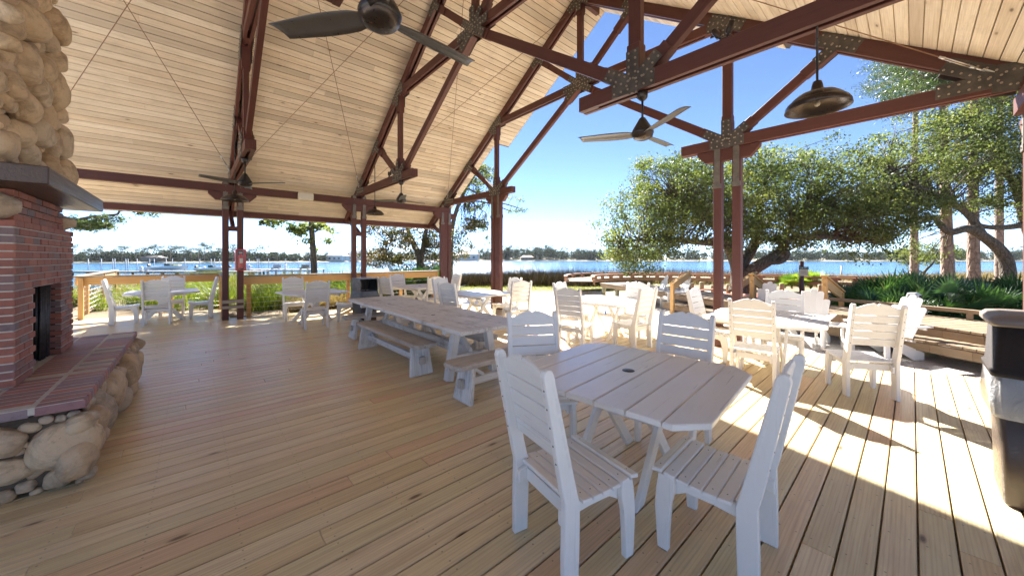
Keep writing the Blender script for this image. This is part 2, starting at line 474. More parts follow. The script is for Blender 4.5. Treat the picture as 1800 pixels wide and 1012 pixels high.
def leaf_mat(name, stops, trans=.3, rough=.42, spec=.45):
    t = NT(name); r = t.attr('rnd').outputs['Fac']
    col = t.ramp(r, stops)
    t.set(Base_Color=col, Roughness=rough, Specular_IOR_Level=spec)
    tr = t.n('BsdfTranslucent', {'Color': t.mix(1.0, col, (1.5, 1.6, .8), 'MULTIPLY')})
    mx = t.n('MixShader', {0: trans, 1: t.b.outputs[0], 2: tr.outputs[0]})
    t.t.links.new(mx.outputs[0], t.out.inputs[0])
    return t.m
M['oakleaf'] = leaf_mat('oak_leaves', [(0, (.048, .066, .028)), (.35, (.09, .115, .042)), (.7, (.145, .17, .06)), (1, (.20, .20, .07))], .42, .55, .25)
M['brownleaf'] = leaf_mat('bronze_green_leaves', [(0, (.035, .042, .014)), (.4, (.075, .075, .025)), (.7, (.13, .095, .035)), (1, (.20, .105, .045))], .3)
M['pineleaf'] = leaf_mat('pine_needles', [(0, (.03, .05, .02)), (.5, (.065, .10, .035)), (1, (.13, .16, .055))], .3)
M['farleaf'] = leaf_mat('far_tree_leaves', [(0, (.014, .026, .016)), (.5, (.028, .045, .024)), (1, (.055, .072, .034))], .15, .75, .15)
M['palm'] = leaf_mat('palmetto_fronds', [(0, (.020, .055, .020)), (.5, (.045, .10, .035)), (.85, (.09, .17, .05)), (1, (.30, .27, .12))], .25, .33, .6)
M['palmlime'] = leaf_mat('lime_palmetto_fronds', [(0, (.06, .13, .02)), (.5, (.15, .24, .035)), (1, (.30, .36, .06))], .35)
M['lime'] = leaf_mat('lime_grass', [(0, (.035, .06, .008)), (.35, (.09, .14, .014)), (.75, (.19, .24, .03)), (1, (.30, .27, .08))], .35, .5, .3)
M['straw'] = leaf_mat('dry_straw_grass', [(0, (.10, .06, .03)), (.5, (.23, .15, .08)), (1, (.42, .33, .2))], .3, .6, .2)
M['marsh'] = leaf_mat('dark_marsh_grass', [(0, (.012, .009, .007)), (.5, (.036, .024, .017)), (.85, (.085, .055, .033)), (1, (.06, .055, .025))], .12, .6, .2)
M['gold'] = leaf_mat('golden_marsh_grass', [(0, (.13, .09, .05)), (.5, (.27, .20, .11)), (1, (.42, .34, .20))], .2, .6, .2)
M['lawn'] = leaf_mat('lawn_grass', [(0, (.07, .09, .015)), (.5, (.14, .16, .025)), (1, (.26, .23, .07))], .35, .6, .2)
def bark_mat(name, a, b, sc_=9):
    t = NT(name); g = t.attr('gc').outputs['Vector']; ob = t.n('TexCoord').outputs['Object']
    v = t.n('TexVoronoi', {'Vector': t.mapv(ob, (1, 1, .35)), 'Scale': sc_}, feature='DISTANCE_TO_EDGE').outputs['Distance']
    n = t.noise(ob, sc_ * 1.7, 5, .65)
    col = t.mix(t.rng(n, .35, .7), a, b)
    col = t.mix(t.rng(v, .09, .0, 0, .6), col, tuple(c * .45 for c in a))
    t.set(Base_Color=col, Roughness=.85, Specular_IOR_Level=.2)
    t.bump(t.math('ADD', t.rng(v, 0, .2), n), .8, .03)
    return t.m
M['oakbark'] = bark_mat('oak_bark', (.085, .068, .052), (.17, .145, .115), 9)
M['pinebark'] = bark_mat('pine_bark', (.22, .15, .115), (.40, .30, .245), 6)

# ------------------------------------------------------------------ setting: ground, water, far land
ZG = -.06          # ground level near the deck (eye heights above the deck)
ZWAT = -.50
def sstep(a, b, x):
    t = np.clip((x - a) / (b - a), 0, 1); return t * t * (3 - 2 * t)
def ground_h(z, l):
    sh = 20 + 1.2 * np.sin(l * .31) + .8 * np.sin(l * .83 + 1)
    left = sstep(-2, -9, l)
    h = ZG - .05 * sstep(6, 14, z) - .75 * sstep(sh - 6 - left * 4, sh + 6 - left * 4, z)
    h += .012 * np.sin(z * 1.3 + l) * np.cos(l * 1.1)
    return h
zz = np.concatenate([-np.geomspace(300, 3, 16), np.arange(-2, 34, .35), np.geomspace(34.5, 60, 6)])
ll = np.concatenate([-np.geomspace(300, 24, 14), np.arange(-23, 23, .35), np.geomspace(23.5, 300, 14)])
Zg, Lg = np.meshgrid(zz, ll, indexing='ij')
H = ground_h(Zg, Lg)
X = (Zg * cA + Lg * sA); Y = (Zg * sA - Lg * cA)
V = np.stack([X * U, Y * U, H * U], -1).reshape(-1, 3)
nz, nl = Zg.shape
ii, jj = np.meshgrid(np.arange(nz - 1), np.arange(nl - 1), indexing='ij')
i0 = (ii * nl + jj).ravel()
F = np.stack([i0, i0 + 1, i0 + nl + 1, i0 + nl], 1)[:, ::-1]
def gmat():
    t = NT('ground_sand_and_soil'); ob = t.n('TexCoord').outputs['Object']
    a = t.noise(ob, .9, 6, .6); b = t.noise(ob, 9, 6, .7); c = t.noise(ob, 60, 3, .7)
    col = t.mix(t.rng(b, .3, .7), (.58, .52, .43), (.80, .75, .67))
    col = t.mix(t.rng(c, .45, .8, 0, .5), col, (.28, .22, .16))
    k = t.attr('mask').outputs['Color']; s_ = t.n('SeparateColor', {'Color': k})
    soil = t.mix(t.rng(b, .3, .7), (.14, .10, .06), (.30, .23, .15))
    grass = t.mix(t.rng(b, .35, .65), (.14, .15, .035), (.30, .26, .12))
    grav = t.mix(t.rng(c, .35, .65), (.30, .28, .265), (.56, .54, .52))
    rub = t.mix(t.rng(t.noise(ob, 22, 4, .7), .4, .6), (.30, .09, .055), (.45, .20, .14))
    jag = t.math('MULTIPLY', t.math('SUBTRACT', b, .5), .9)
    col = t.mix(t.rng(t.math('ADD', s_.outputs[0], jag), .4, .6), col, grass)
    col = t.mix(t.rng(t.math('ADD', s_.outputs[1], jag), .4, .6), col, soil)
    col = t.mix(t.rng(s_.outputs[2], .4, .6), col, grav)
    col = t.mix(t.rng(t.attr('rub').outputs['Fac'], .4, .6), col, rub)
    t.set(Base_Color=col, Roughness=.9, Specular_IOR_Level=.2)
    t.bump(t.math('ADD', b, c), .6, .03)
    return t.m
go = np_mesh('ground', V, F, np.zeros(len(V)), gmat())
tag(go, kind='structure')
Lm = np.clip(sstep(11.2, 12.2, Zg) * sstep(-3.5, -2.0, Lg) * (1 - sstep(4.5, 7, Lg)) + 0, 0, 1)
Sm = np.clip(sstep(14.5, 16, Zg) + sstep(7.8, 8.1, Y) * sstep(-1.2, -2.4, Lg) * (1 - sstep(12, 14, Zg)) + sstep(6.6, 7.6, X) * (1 - sstep(2.4, 3.6, Y)) + sstep(6.2, 7.5, Lg) * sstep(7, 8, Zg), 0, 1)
Gm = sstep(4.75, 4.85, X) * (1 - sstep(6.3, 6.9, X)) * (1 - sstep(1.0, 1.7, Y))
rubm = ((((X - 10.6) / 2.6) ** 2 + ((Y - 2.0) / 2.7) ** 2) < 1).astype(float)
mk = go.data.attributes.new('mask', 'FLOAT_COLOR', 'POINT')
mk.data.foreach_set('color', np.stack([Lm, Sm, Gm, np.ones_like(Lm)], -1).astype(np.float32).ravel())
rb = go.data.attributes.new('rub', 'FLOAT', 'POINT'); rb.data.foreach_set('value', rubm.astype(np.float32).ravel())

def water():
    t = NT('bay_water'); ob = t.n('TexCoord').outputs['Object']
    a = t.noise(t.mapv(ob, (1, 1, 1)), 1.1, 5, .62); b = t.noise(ob, .06, 3, .5)
    mp = t.n('Mapping', {'Vector': ob, 'Rotation': (0, 0, math.atan2(sA, cA)), 'Scale': (.35, 1, 1)}).outputs[0]
    a2 = t.noise(mp, .5, 4, .6)
    t.set(Base_Color=t.mix(t.rng(b, .35, .65), (.02, .085, .17), (.03, .12, .21)), Roughness=.12, IOR=1.33, Specular_IOR_Level=.5)
    t.bump(t.math('ADD', a, a2), .9, .3)
    return t.m
Rw = 2600
wv = []
for i, z in enumerate([8, 1000]):
    for l in (-1000, 1000):
        x, y = D(z, l) if i else D(-3000 if False else z, l)
        wv.append((x * U, y * U, ZWAT * U))
wo = np_mesh('water', np.array(wv), np.array([[0, 1, 3, 2]]), np.zeros(4), water()); tag(wo, kind='structure')
# far land across the bay
shore = [(-900, 95), (-300, 98), (130, 104), (420, 112), (560, 122), (640, 150), (700, 172), (880, 178), (1010, 172), (1060, 172), (1360, 150), (1600, 155), (1800, 160), (2300, 150), (3200, 140)]
fl = []
for px, z in shore:
    l = (px - 900) / 628
    for k, h in ((1, ZWAT - .02), (1.03, ZWAT + .35), (1.5, ZWAT + .8), (4, ZWAT + 2.2)):
        x, y = D(z * k, l * z * k); fl.append((x * U, y * U, h * U))
fF = []
for i in range(len(shore) - 1):
    for k in range(3):
        a = i * 4 + k; fF.append([a, a + 4, a + 5, a + 1])
fl_m = paint('far_shore_soil', (.22, .20, .13), (.34, .30, .21), .9, .05)
fo = np_mesh('far_shore', np.array(fl), np.array(fF), np.zeros(len(fl)), fl_m); tag(fo, kind='structure')

# ------------------------------------------------------------------ deck floor
DX0, DX1 = -2.6, 4.88
BW = .0918
mb = MB()
y = -2.4; k = 0
while y < 8.98:
    yc = y + BW / 2
    x0, x1 = DX0, DX1
    if yc > 7.47: x0, x1 = DX0, .46
    x1v = x1 - (.02 * (yc - 1) ** 2 * .0) + random.uniform(-.004, .004)
    cuts = [x0]
    while cuts[-1] < x1v:
        cuts.append(cuts[-1] + random.choice([3.0, 3.1, 3.8, 2.4]) * (1 if len(cuts) > 1 else random.uniform(.3, 1.0)))
    cuts[-1] = x1v
    if len(cuts) > 2 and cuts[-1] - cuts[-2] < .4: cuts.pop(-2)
    for a, b in zip(cuts, cuts[1:]):
        mb.box(((a + b) / 2 * U, yc * U, -.019), ((b - a) * U - .0012, BW * U - .009, .038), ch=.004)
    y += BW; k += 1
dk = mb.build('deck_floor', M['deck']); tag(dk, kind='structure')
mb = MB()   # framing under the deck edges
mb.box(((DX1 - .05) * U, 2.5 * U, -.075), (.045, 9.9 * U, .07), ch=.002)
mb.box(((DX0 + DX1) / 2 * U, 2.5 * U, -.078), (7.3 * U, 9.7 * U, .06), ch=.002)
mb.box((-1.05 * U, 8.2 * U, -.078), (3.0 * U, 1.5 * U, .06), ch=.002)
tag(mb.build('deck_underframe', M['grey_wood']), kind='structure')

# ------------------------------------------------------------------ pavilion: roof, trusses, columns
YC, HALF = 3.40, 3.95
ZR, SL = 5.075, .689           # ridge underside above deck, slope
TX = [.48, 2.461, 4.444]
def roof_z(y): return ZR - SL * abs(y - YC)
pav = empty('pavilion', W(1.3, YC, 0), 0, 'open timber pavilion with maroon trusses and board-lined gable roof over the deck', 'pavilion')
def rel(mbo, name, mat, parent=pav):
    """build a mesh given in world coordinates as a child of the pavilion"""
    o = mbo.build(name, mat)
    o.parent = parent
    o.matrix_parent_inverse = Matrix.Translation(-pav.location)
    return o
RX0, XLOW, XHIGH = -2.1, 4.75, 5.10
for sgn in (1, -1):
    mb = MB(); bw = .0886 * U; sl = Vector((0, sgn, -SL)).normalized(); nn = Vector((0, sgn * SL, 1)).normalized()
    Ls = 4.85 * math.sqrt(1 + SL * SL) * U
    n = int(Ls / bw); bw = Ls / n
    ridge = Vector((0, YC * U, ZR * U))
    Mx = Matrix((Vector((1, 0, 0)), sl, nn.cross(Vector((1, 0, 0))) * 0 + nn)).transposed()
    if sgn < 0: Mx = Matrix((Vector((-1, 0, 0)), sl, nn)).transposed()
    for i in range(n):
        c = ridge + sl * (i + .5) * bw + nn * .011
        xe = XHIGH if (i + .5) * bw < 2.45 * math.sqrt(1 + SL * SL) * U else XLOW
        x = RX0; first = True
        while x < xe - .01:
            L = random.choice([1.6, 2.3, 3.1, 2.7]) * random.uniform(.85, 1.15)
            x2 = min(x + L, xe)
            if xe - x2 < .35: x2 = xe
            mb.box((((x + x2) / 2) * U, c.y, c.z), ((x2 - x) * U - .001, bw - .0105, .022), Mx, ch=.003)
            x = x2
    rel(mb, 'roof_boards', M['ceil'])
    mb = MB()
    for (xa, xb, sa, sb) in ((RX0 - .02, XHIGH + .02, -.02, 2.45), (RX0 - .02, XLOW + .02, 2.455, 4.87)):
        q = math.sqrt(1 + SL * SL) * U
        c = ridge + sl * ((sa + sb) / 2 * q) + nn * .055
        mb.box(((xa + xb) / 2 * U, c.y, c.z), ((xb - xa) * U, (sb - sa) * q, .062), Mx, ch=.004)
    rel(mb, 'roof_sheathing', M['fasc'])
    mb = MB()
    for (xa, xb, sa, sb) in ((RX0 - .03, XHIGH + .035, -.02, 2.47), (RX0 - .03, XLOW + .035, 2.475, 4.89)):
        c = ridge + sl * ((sa + sb) / 2 * q) + nn * .100
        mb.box(((xa + xb) / 2 * U, c.y, c.z), ((xb - xa) * U, (sb - sa) * q, .02), Mx, ch=.004)
    rel(mb, 'roofing', M['shingle'])

def YZ(yo, z, x):   # offset from centre line, height above deck
    return Vector((x * U, (YC + yo) * U, z * U))
def dbl(mb, a, b, depth, x, tw=.105, idx=0, gap=.030, trim=0.0, solid=False, inn=0.0, thin=.055):
    """two timber plies with a slot and end fillers, in the plane x"""
    a = Vector(a); b = Vector(b); d = (b - a).normalized()
    a2 = a + d * trim * U; b2 = b - d * trim * U
    e = idx * .0013
    t = (tw - gap) / 2 * U - e
    if solid:
        mb.beam(a2, b2, depth * U, thin * U, up=(1, 0, 0), ch=.004)
        L = (b2 - a2).length; f = min(.27 * U, L * .3)
        mb.beam(a2, a2 + d * f, depth * U + .006, (tw - inn) * U - e, up=(1, 0, 0), ch=.004)
        mb.beam(b2 - d * f, b2, depth * U + .006, (tw - inn) * U - e, up=(1, 0, 0), ch=.004)
        return
    for s_ in (-1, 1):
        off = Vector((s_ * ((gap / 2) * U + t / 2), 0, 0))
        mb.beam(a2 + off, b2 + off, depth * U, t, up=(1, 0, 0), ch=.004)
    L = (b2 - a2).length; f = min(.16 * U, L * .2)
    for p, q in ((a2, a2 + d * f), (b2 - d * f, b2)):
        mb.beam(p + d * .004, q - d * .002, depth * U - .012, gap * U + .002, up=(1, 0, 0), ch=.001)
def plate(mb, node, dirs, x, wid=.105, ln=.24, tw=.105):
    """riveted gusset plates on both faces; dirs = list of (unit yz vector, length, width)"""
    for face in (-1, 1):
        for i, dd in enumerate(dirs):
            v = Vector((0, dd[0][0], dd[0][1])).normalized(); L = (dd[1] if len(dd) > 1 else ln) * U; w = (dd[2] if len(dd) > 2 else wid) * U
            th = .006
            xo = face * (tw / 2 * U + th / 2 + i * .0016)
            side = Vector((0, -v.z, v.y))
            c = node + v * (L / 2 - .03 * U) + Vector((xo, 0, 0))
            Mx = Matrix((v, side, Vector((1, 0, 0)))).transposed()
            mb.box(c, (L + .06 * U, w, th), Mx, ch=.001)
            nb = max(2, int(L / .075))
            for k in range(nb):
                for s_ in (-1, 1):
                    u = (k + .6) / nb * L
                    p = node + v * u + side * s_ * w * .26 + Vector((xo + face * th / 2, 0, 0))
                    q = p + Vector((face * .013, 0, 0))
                    mb.tube([p, q, q + Vector((face * .004, 0, 0))], [.013, .012, .007], 6, False, rnd=2.0)
                    if dd is dirs[0] or k % 2 == 0:
                        pass
A_, M_, R1, R2, R3, AP, K0, E_ = (3.95, 2.275), (2.03, 2.275), (2.95, 2.98), (2.03, 3.60), (.88, 4.40), (0, 4.99), (0, 3.655), (1.54, 2.275)
CH = .058
for ti, x in enumerate(TX):
    tr = empty('truss', (0, 0, 0), parent=pav); tr.location = (0, 0, 0)
    def T(mbo, name, mat): 
        o = mbo.build(name, mat, tr); o.matrix_parent_inverse = Matrix.Translation(-pav.location); return o
    tr.matrix_parent_inverse = Matrix.Identity(4)
    for s_ in (1, -1):
        P = lambda p: YZ(s_ * p[0], p[1], x)
        up_ = .058
        mb = MB(); dbl(mb, P((4.06, 2.275)), P(E_), .116, x, idx=0, solid=False); T(mb, 'bottom_chord', M['maroon'])
        # rafter just under the boards
        def rp(yo): return P((yo, ZR - SL * yo - .078))
        mb = MB(); dbl(mb, rp(4.68), rp(.02), .125, x, idx=1, trim=0); T(mb, 'rafter', M['maroon'])
        mb = MB(); dbl(mb, P(M_) + Vector((0, 0, .05)), rp(2.03) - Vector((0, 0, .04)), .098, x, idx=2, solid=True, inn=.012); T(mb, 'web_post', M['maroon'])
        mb = MB(); dbl(mb, P(M_), rp(2.95), .085, x, idx=3, trim=.05, solid=True, inn=.016); T(mb, 'short_strut', M['maroon'])
        mb = MB(); dbl(mb, P(M_), P(K0), .098, x, idx=4, trim=.05, solid=True, inn=.010); T(mb, 'long_strut', M['maroon'])
        mb = MB(); dbl(mb, rp(2.0), P(K0), .108, x, idx=5, trim=.05); T(mb, 'scissor_chord', M['maroon'])
        mb = MB(); dbl(mb, rp(.88), P(K0), .090, x, idx=6, trim=.06, solid=True, inn=.014); T(mb, 'upper_strut', M['maroon'])
        mb = MB()
        def dv(a, b): return ((b - a).y, (b - a).z)
        m = P(M_)
        plate(mb, m, [((s_, 0), .17, .115), ((-s_, 0), .17, .115), ((0, 1), .25, .10), (dv(m, rp(2.95)), .25, .09), (dv(m, P(K0)), .27, .10)], x)
        T(mb, 'gusset_plate', M['steel'])
        mb = MB(); h = P((3.86, 2.30))
        plate(mb, h, [((-s_, 0), .34, .11), ((-s_, SL), .36, .12), ((s_, -.15), .06, .2)], x); T(mb, 'gusset_plate', M['steel'])
        r1 = rp(2.95); rd = (-s_, SL); ru = (s_, -SL)
        mb = MB(); plate(mb, r1, [(rd, .17, .12), (ru, .17, .12), (dv(r1, m), .2, .09)], x); T(mb, 'gusset_plate', M['steel'])
        r2 = rp(2.03)
        mb = MB(); plate(mb, r2, [(rd, .2, .12), (ru, .2, .12), ((0, -1), .2, .10), (dv(r2, P(K0)), .2, .108)], x); T(mb, 'gusset_plate', M['steel'])
        r3 = rp(.88)
        mb = MB(); plate(mb, r3, [(rd, .15, .12), (ru, .15, .12), (dv(r3, P(K0)), .18, .09)], x); T(mb, 'gusset_plate', M['steel'])
    mb = MB(); dbl(mb, YZ(0, K0[1] - .06, x), YZ(0, ZR - .08, x), .098, x, idx=7, solid=True, inn=.006); T(mb, 'king_post', M['maroon'])
    k0 = YZ(*K0, x)
    mb = MB()
    dl = [((0, 1), .26, .10), ((0, -1), .10, .13)]
    for s_ in (1, -1):
        rp = lambda yo: YZ(s_ * yo, ZR - SL * yo - .078, x)
        dl += [(dv(k0, YZ(s_ * 2.03, 2.275, x)), .28, .10), (dv(k0, rp(2.0)), .30, .108), (dv(k0, rp(.88)), .24, .09)]
    plate(mb, k0, dl, x); T(mb, 'gusset_plate', M['steel'])
    ap = YZ(0, ZR - .10, x)
    mb = MB(); plate(mb, ap, [((1, -SL), .24, .12), ((-1, -SL), .24, .12), ((0, -1), .2, .10)], x); T(mb, 'gusset_plate', M['steel'])
# eave beams, purlins
for s_ in (1, -1):
    mb = MB(); yb = YC + s_ * HALF
    mb.box((((RX0 + 4.56) / 2) * U, yb * U, 2.113 * U), ((4.56 - RX0) * U, .10 * U, .122 * U), ch=.004); rel(mb, 'eave_beam', M['maroon'])
    mb = MB(); yb = YC + s_ * 4.70; zt = roof_z(yb)
    mb.box((((RX0 + 4.62) / 2) * U, yb * U, (zt - .053) * U), ((4.62 - RX0) * U, .05 * U, .095 * U), ch=.004); rel(mb, 'purlin', M['maroon'])
    mb = MB(); yb = YC + s_ * 4.84
    zt = roof_z(yb)
    mb.box((((RX0 + 4.75) / 2) * U, yb * U, (zt + .02) * U), ((4.75 - RX0) * U, .03, .075), ch=.003); rel(mb, 'eave_fascia', M['ceil'])
mb = MB(); mb.box(((RX0 + 4.9) / 2 * U, YC * U, (ZR - .085) * U), ((4.9 - RX0) * U, .07 * U, .12 * U), ch=.004); rel(mb, 'ridge_beam', M['maroon'])
def column(x, y, axis, topz, corbel, brace=None, third=False, low=False):
    c = empty('column', (0, 0, 0), parent=pav); 
    def T(mbo, name, mat):
        o = mbo.build(name, mat, c); o.matrix_parent_inverse = Matrix.Translation(-pav.location); return o
    dx, dy = (1, 0) if axis == 'x' else (0, 1)
    pw = .083
    pts = [(-.095), (.095)]
    for s_ in pts:
        mb = MB(); mb.box(((x + dx * s_) * U, (y + dy * s_) * U, topz / 2 * U), (pw * U, pw * U, topz * U), ch=.005); T(mb, 'post', M['maroon'])
        mb = MB()
        for f in (-1, 1):
            ox, oy = (dy * f, dx * f)
            mb.box(((x + dx * s_ + ox * (pw / 2 + .003)) * U, (y + dy * s_ + oy * (pw / 2 + .003)) * U, (topz - .22 + .03) * U),
                   ((.058 if dx else .007) * U, (.058 if dy else .007) * U, .44 * U), ch=.001)
            mb.box(((x + dx * s_ + ox * (pw / 2 + .005)) * U, (y + dy * s_ + oy * (pw / 2 + .005)) * U, (topz - .40) * U),
                   ((.088 if dx else .010) * U, (.088 if dy else .010) * U, .05 * U), ch=.001)
            for k in range(5):
                p = Vector(((x + dx * s_ + ox * (pw / 2 + .006)) * U, (y + dy * s_ + oy * (pw / 2 + .006)) * U, (topz - .06 - k * .085) * U))
                q = p + Vector((ox * .016, oy * .016, 0)); mb.tube([p, q], [.011, .009], 6, False)
        T(mb, 'strap', M['galv'])
    mb = MB()
    poly = [(-.31, 0), (.31, 0), (.31, -.035), (.22, -.13), (-.22, -.13), (-.31, -.035)]
    mb.prism([(p * U, q * U) for p, q in poly], (pw - .012) * U, (x * U, y * U, (corbel) * U), ax=(dx, dy, 0), ay=(0, 0, 1), ch=.004); T(mb, 'corbel', M['maroon'])
    if dx:
        mb = MB(); mb.box((x * U, y * U, 1.47 * U), (.107 * U, .07 * U, .075 * U), ch=.003); T(mb, 'tie_block', M['maroon'])
    if low:
        mb = MB()
        for z, h in ((.295, .052), (.205, .045)):
            for f in (-1, 1):
                mb.box(((x + dy * f * .058) * U, (y + dx * f * .058) * U, z * U), ((.285 if dx else .03) * U, (.285 if dy else .03) * U, h * U), ch=.004)
        T(mb, 'clamp_board', M['grey_wood'])
    if brace:
        s_ = brace
        mb = MB(); mb.beam(W(x, y, 1.50), W(x, YC + s_ * 4.62, roof_z(YC + s_ * 4.62) - .06), .055 * U, .07 * U, ch=.003); T(mb, 'knee_brace', M['maroon'])
    if third:
        mb = MB(); mb.box(((x) * U, (y) * U, topz / 2 * U), ((.11 if dx else .05) * U, (.05 if dx else .11) * U, (topz - .01) * U), ch=.005); T(mb, 'infill_post', M['maroon'])
    return c
for x in TX:
    column(x, YC + HALF, 'x', 2.205, 2.05, 1, third=(x > 4), low=(x < 1))
    if x > 2: column(x, YC - HALF - (.035 if x > 4 else 0), 'x', 2.205, 2.05, -1)
column(TX[2], YC + 2.03, 'y', 2.205, 2.213, third=True)
column(TX[2], YC - 2.03, 'y', 2.205, 2.213, low=True)
# bracing rods with turnbuckles just under the boards
def rodpt(x, y, d=.10): return W(x, y, roof_z(y) - d)
xs = [-1.5] + TX
for s_ in (1, -1):
    for a, b in zip(xs, xs[1:]):
        for (xa, ya, xb, yb) in ((a + .06, 3.75, b - .06, .25), (a + .06, .25, b - .06, 3.75)):
            p = rodpt(xa, YC + s_ * ya); q = rodpt(xb, YC + s_ * yb)
            d = (q - p).normalized()
            mb = MB(); mb.tube([p, q], .0065, 6)
            lo = p if p.z < q.z else q; dd = d if p.z < q.z else -d
            rel(mb, 'bracing_rod', M['rod'])
            mb = MB(); t0 = lo + dd * .10; t1 = lo + dd * .42
            sd = dd.cross(Vector((0, 0, 1))).normalized() * .016
            mb.tube([t0 + sd, t1 + sd], .006, 6); mb.tube([t0 - sd, t1 - sd], .006, 6)
            mb.tube([t0 - dd * .03, t0 + dd * .03], [.012, .018], 8); mb.tube([t1 - dd * .03, t1 + dd * .03], [.018, .012], 8)
            mb.tube([lo - dd * .02, lo + dd * .10], .010, 6)
            mb.box(lo - dd * .06, (.16, .07, .01), Matrix((dd, sd.normalized(), dd.cross(sd).normalized())).transposed(), ch=.001)
            rel(mb, 'turnbuckle', M['bright_metal'])

# ------------------------------------------------------------------ ceiling fans, dome lamps, spotlights
def fan_proto():
    r = empty('ceiling_fan')
    mb = MB(); mb.lathe([(.001, 0), (.055, 0), (.062, -.03), (.055, -.075), (.03, -.10), (.012, -.11)], n=20); mb.build('canopy', M['fan_dark'], r)
    mb = MB(); mb.tube([(0, 0, -.10), (0, 0, -.34)], .013, 10); mb.build('downrod', M['fan_dark'], r)
    mb = MB(); mb.lathe([(.014, -.295), (.035, -.31), (.055, -.345), (.085, -.395), (.115, -.45), (.125, -.475), (.12, -.495), (.105, -.51)], n=28); mb.build('motor', M['fan_dark'], r)
    mb = MB(); mb.lathe([(.118, -.501), (.112, -.52), (.095, -.54), (.06, -.555), (.001, -.56)], n=28); mb.build('hub_cap', M['lamp'], r)
    for k in range(3):
        a = 2 * math.pi * k / 3
        mb = MB(); n = 14; vs = []; fs = []
        for i in range(n + 1):
            t = i / n; x = .085 + t * .63
            w = .06 + .038 * math.sin(min(t * 2.6, 1.57)) - .034 * t
            if t < .12: w = .045 + (w - .045) * t / .12
            xt = (.018 if i == n else 0)
            pitch = R(17) * (1 - .45 * t)
            for j in range(5):
                u = -1 + j * .5
                cam_ = .012 * (1 - u * u)
                yy = u * w * math.cos(pitch); z = -.49 + u * w * math.sin(pitch) + cam_ + .012 * t
                for th in (.0, -.006):
                    vs.append(Vector(((x + xt * u), yy, z + th)))
        st = 10
        for i in range(n):
            for j in range(4):
                p = i * st + j * 2
                fs.append([p, p + 2, p + st + 2, p + st]); fs.append([p + 1, p + st + 1, p + st + 3, p + 3])
            fs.append([i * st, i * st + st, i * st + st + 1, i * st + 1]); fs.append([i * st + 8, i * st + 9, i * st + st + 9, i * st + st + 8])
        for j in range(4):
            fs.append([j * 2, j * 2 + 1, j * 2 + 3, j * 2 + 2]); b = n * st + j * 2; fs.append([b, b + 2, b + 3, b + 1])
        rot = Matrix.Rotation(a, 3, 'Z')
        mb.add([rot @ v for v in vs], fs, None, True)
        mb.build('blade', M['fan_blade'], r)
    return r
fan0 = fan_proto()
first = True
for (x, y, ang, lab) in ((.525, 1.335, 6, 'large dark three-blade ceiling fan right overhead at the top of the photo'),
                         (2.461, 1.32, 0, 'dark ceiling fan hanging against blue sky under the right end of the middle truss'),
                         (.47, 5.42, -40, 'small dark ceiling fan beside the post with the red box, under the left truss'),
                         (2.461, 5.40, 10, 'small dark ceiling fan under the left chord end of the middle truss')):
    o = fan0 if first else copy_tree(fan0)
    first = False
    o.location = W(x, y, 2.217); o.rotation_euler = (0, 0, R(ang)); tag(o, lab, 'ceiling fan', 'ceiling fans')
def lamp_proto():
    r = empty('pendant_lamp'); zt = 2.98 - 1.79   # hangs .. rim at 1.79
    mb = MB(); mb.tube([(0, 0, .13 * U), (0, 0, zt * U)], .011, 10); mb.build('stem', M['fan_dark'], r)
    mb = MB()
    mb.lathe([(.011, .235), (.035, .23), (.045, .20), (.055, .15), (.075, .145), (.10, .14), (.155, .125), (.20, .095), (.225, .07), (.232, .063), (.245, .058), (.262, .035), (.270, .0), (.266, .0), (.255, .03), (.238, .05), (.20, .085), (.15, .11), (.07, .125), (.001, .13)], n=40)
    mb.build('shade', M['lamp'], r)
    mb = MB(); mb.lathe([(.014, .12), (.015, .085), (.022, .066), (.026, .045), (.020, .028), (.001, .02)], n=14); mb.build('bulb', M['bulb'], r)
    return r
lp0 = lamp_proto(); first = True
for (x, y, lab) in ((2.461, .335, 'large dome pendant lamp against the sky at upper right, on a long black stem'),
                    (2.461, 6.5, 'small dome pendant lamp hanging near the middle eave post, just left of a fan'),
                    (.43, 6.25, 'brown dome pendant lamp in front of the post with the red box')):
    o = lp0 if first else copy_tree(lp0); first = False
    o.location = W(x, y, 1.785); k_ = .82 if y < 1 else .92; o.scale = (k_, k_, 1); tag(o, lab, 'pendant lamp', 'dome pendant lamps')
def spot_proto():
    r = empty('spotlight')
    mb = MB(); mb.lathe([(.001, 0), (.055, 0), (.055, .035), (.04, .05), (.001, .05)], n=16); mb.build('base', M['fan_dark'], r)
    for s_, tilt in ((-1, .25), (1, .5)):
        mb = MB(); d = Vector((.15, s_ * math.sin(tilt), math.cos(tilt))).normalized()
        p = Vector((0, s_ * .03, .05)); mb.tube([p, p + d * .05, p + d * .06, p + d * .19, p + d * .20], [.012, .012, .034, .038, .030], 14)
        mb.build('lamp_head', M['lamp'], r)
    return r
sp0 = spot_proto(); first = True
for (x, y, lab) in ((2.461, .78, 'twin-head spotlight on top of the right bottom chord of the middle truss'),
                    (2.461, 5.85, 'tiny twin-head spotlight on the left chord of the middle truss')):
    o = sp0 if first else copy_tree(sp0); first = False
    o.location = W(x, y, 2.334); o.scale = (.8,) * 3; tag(o, lab, 'spotlight')
# speaker on the eave beam
r = empty('speaker', W(1.51, 7.27, 2.10), 0, 'beige wall speaker fixed on the eave beam between two posts', 'speaker')
mb = MB(); mb.prism([(-.19, -.07), (-.175, -.105), (.175, -.105), (.19, -.07), (.19, .07), (.175, .105), (-.175, .105), (-.19, .07)], .11, (0, -.01, 0), ch=.012); mb.build('housing', M['beige'], r)
mb = MB()
for i in range(9): mb.box((-.14 + i * .035, -.068, 0), (.016, .006, .15), ch=.001)
mb.build('grille', M['housewall'], r)
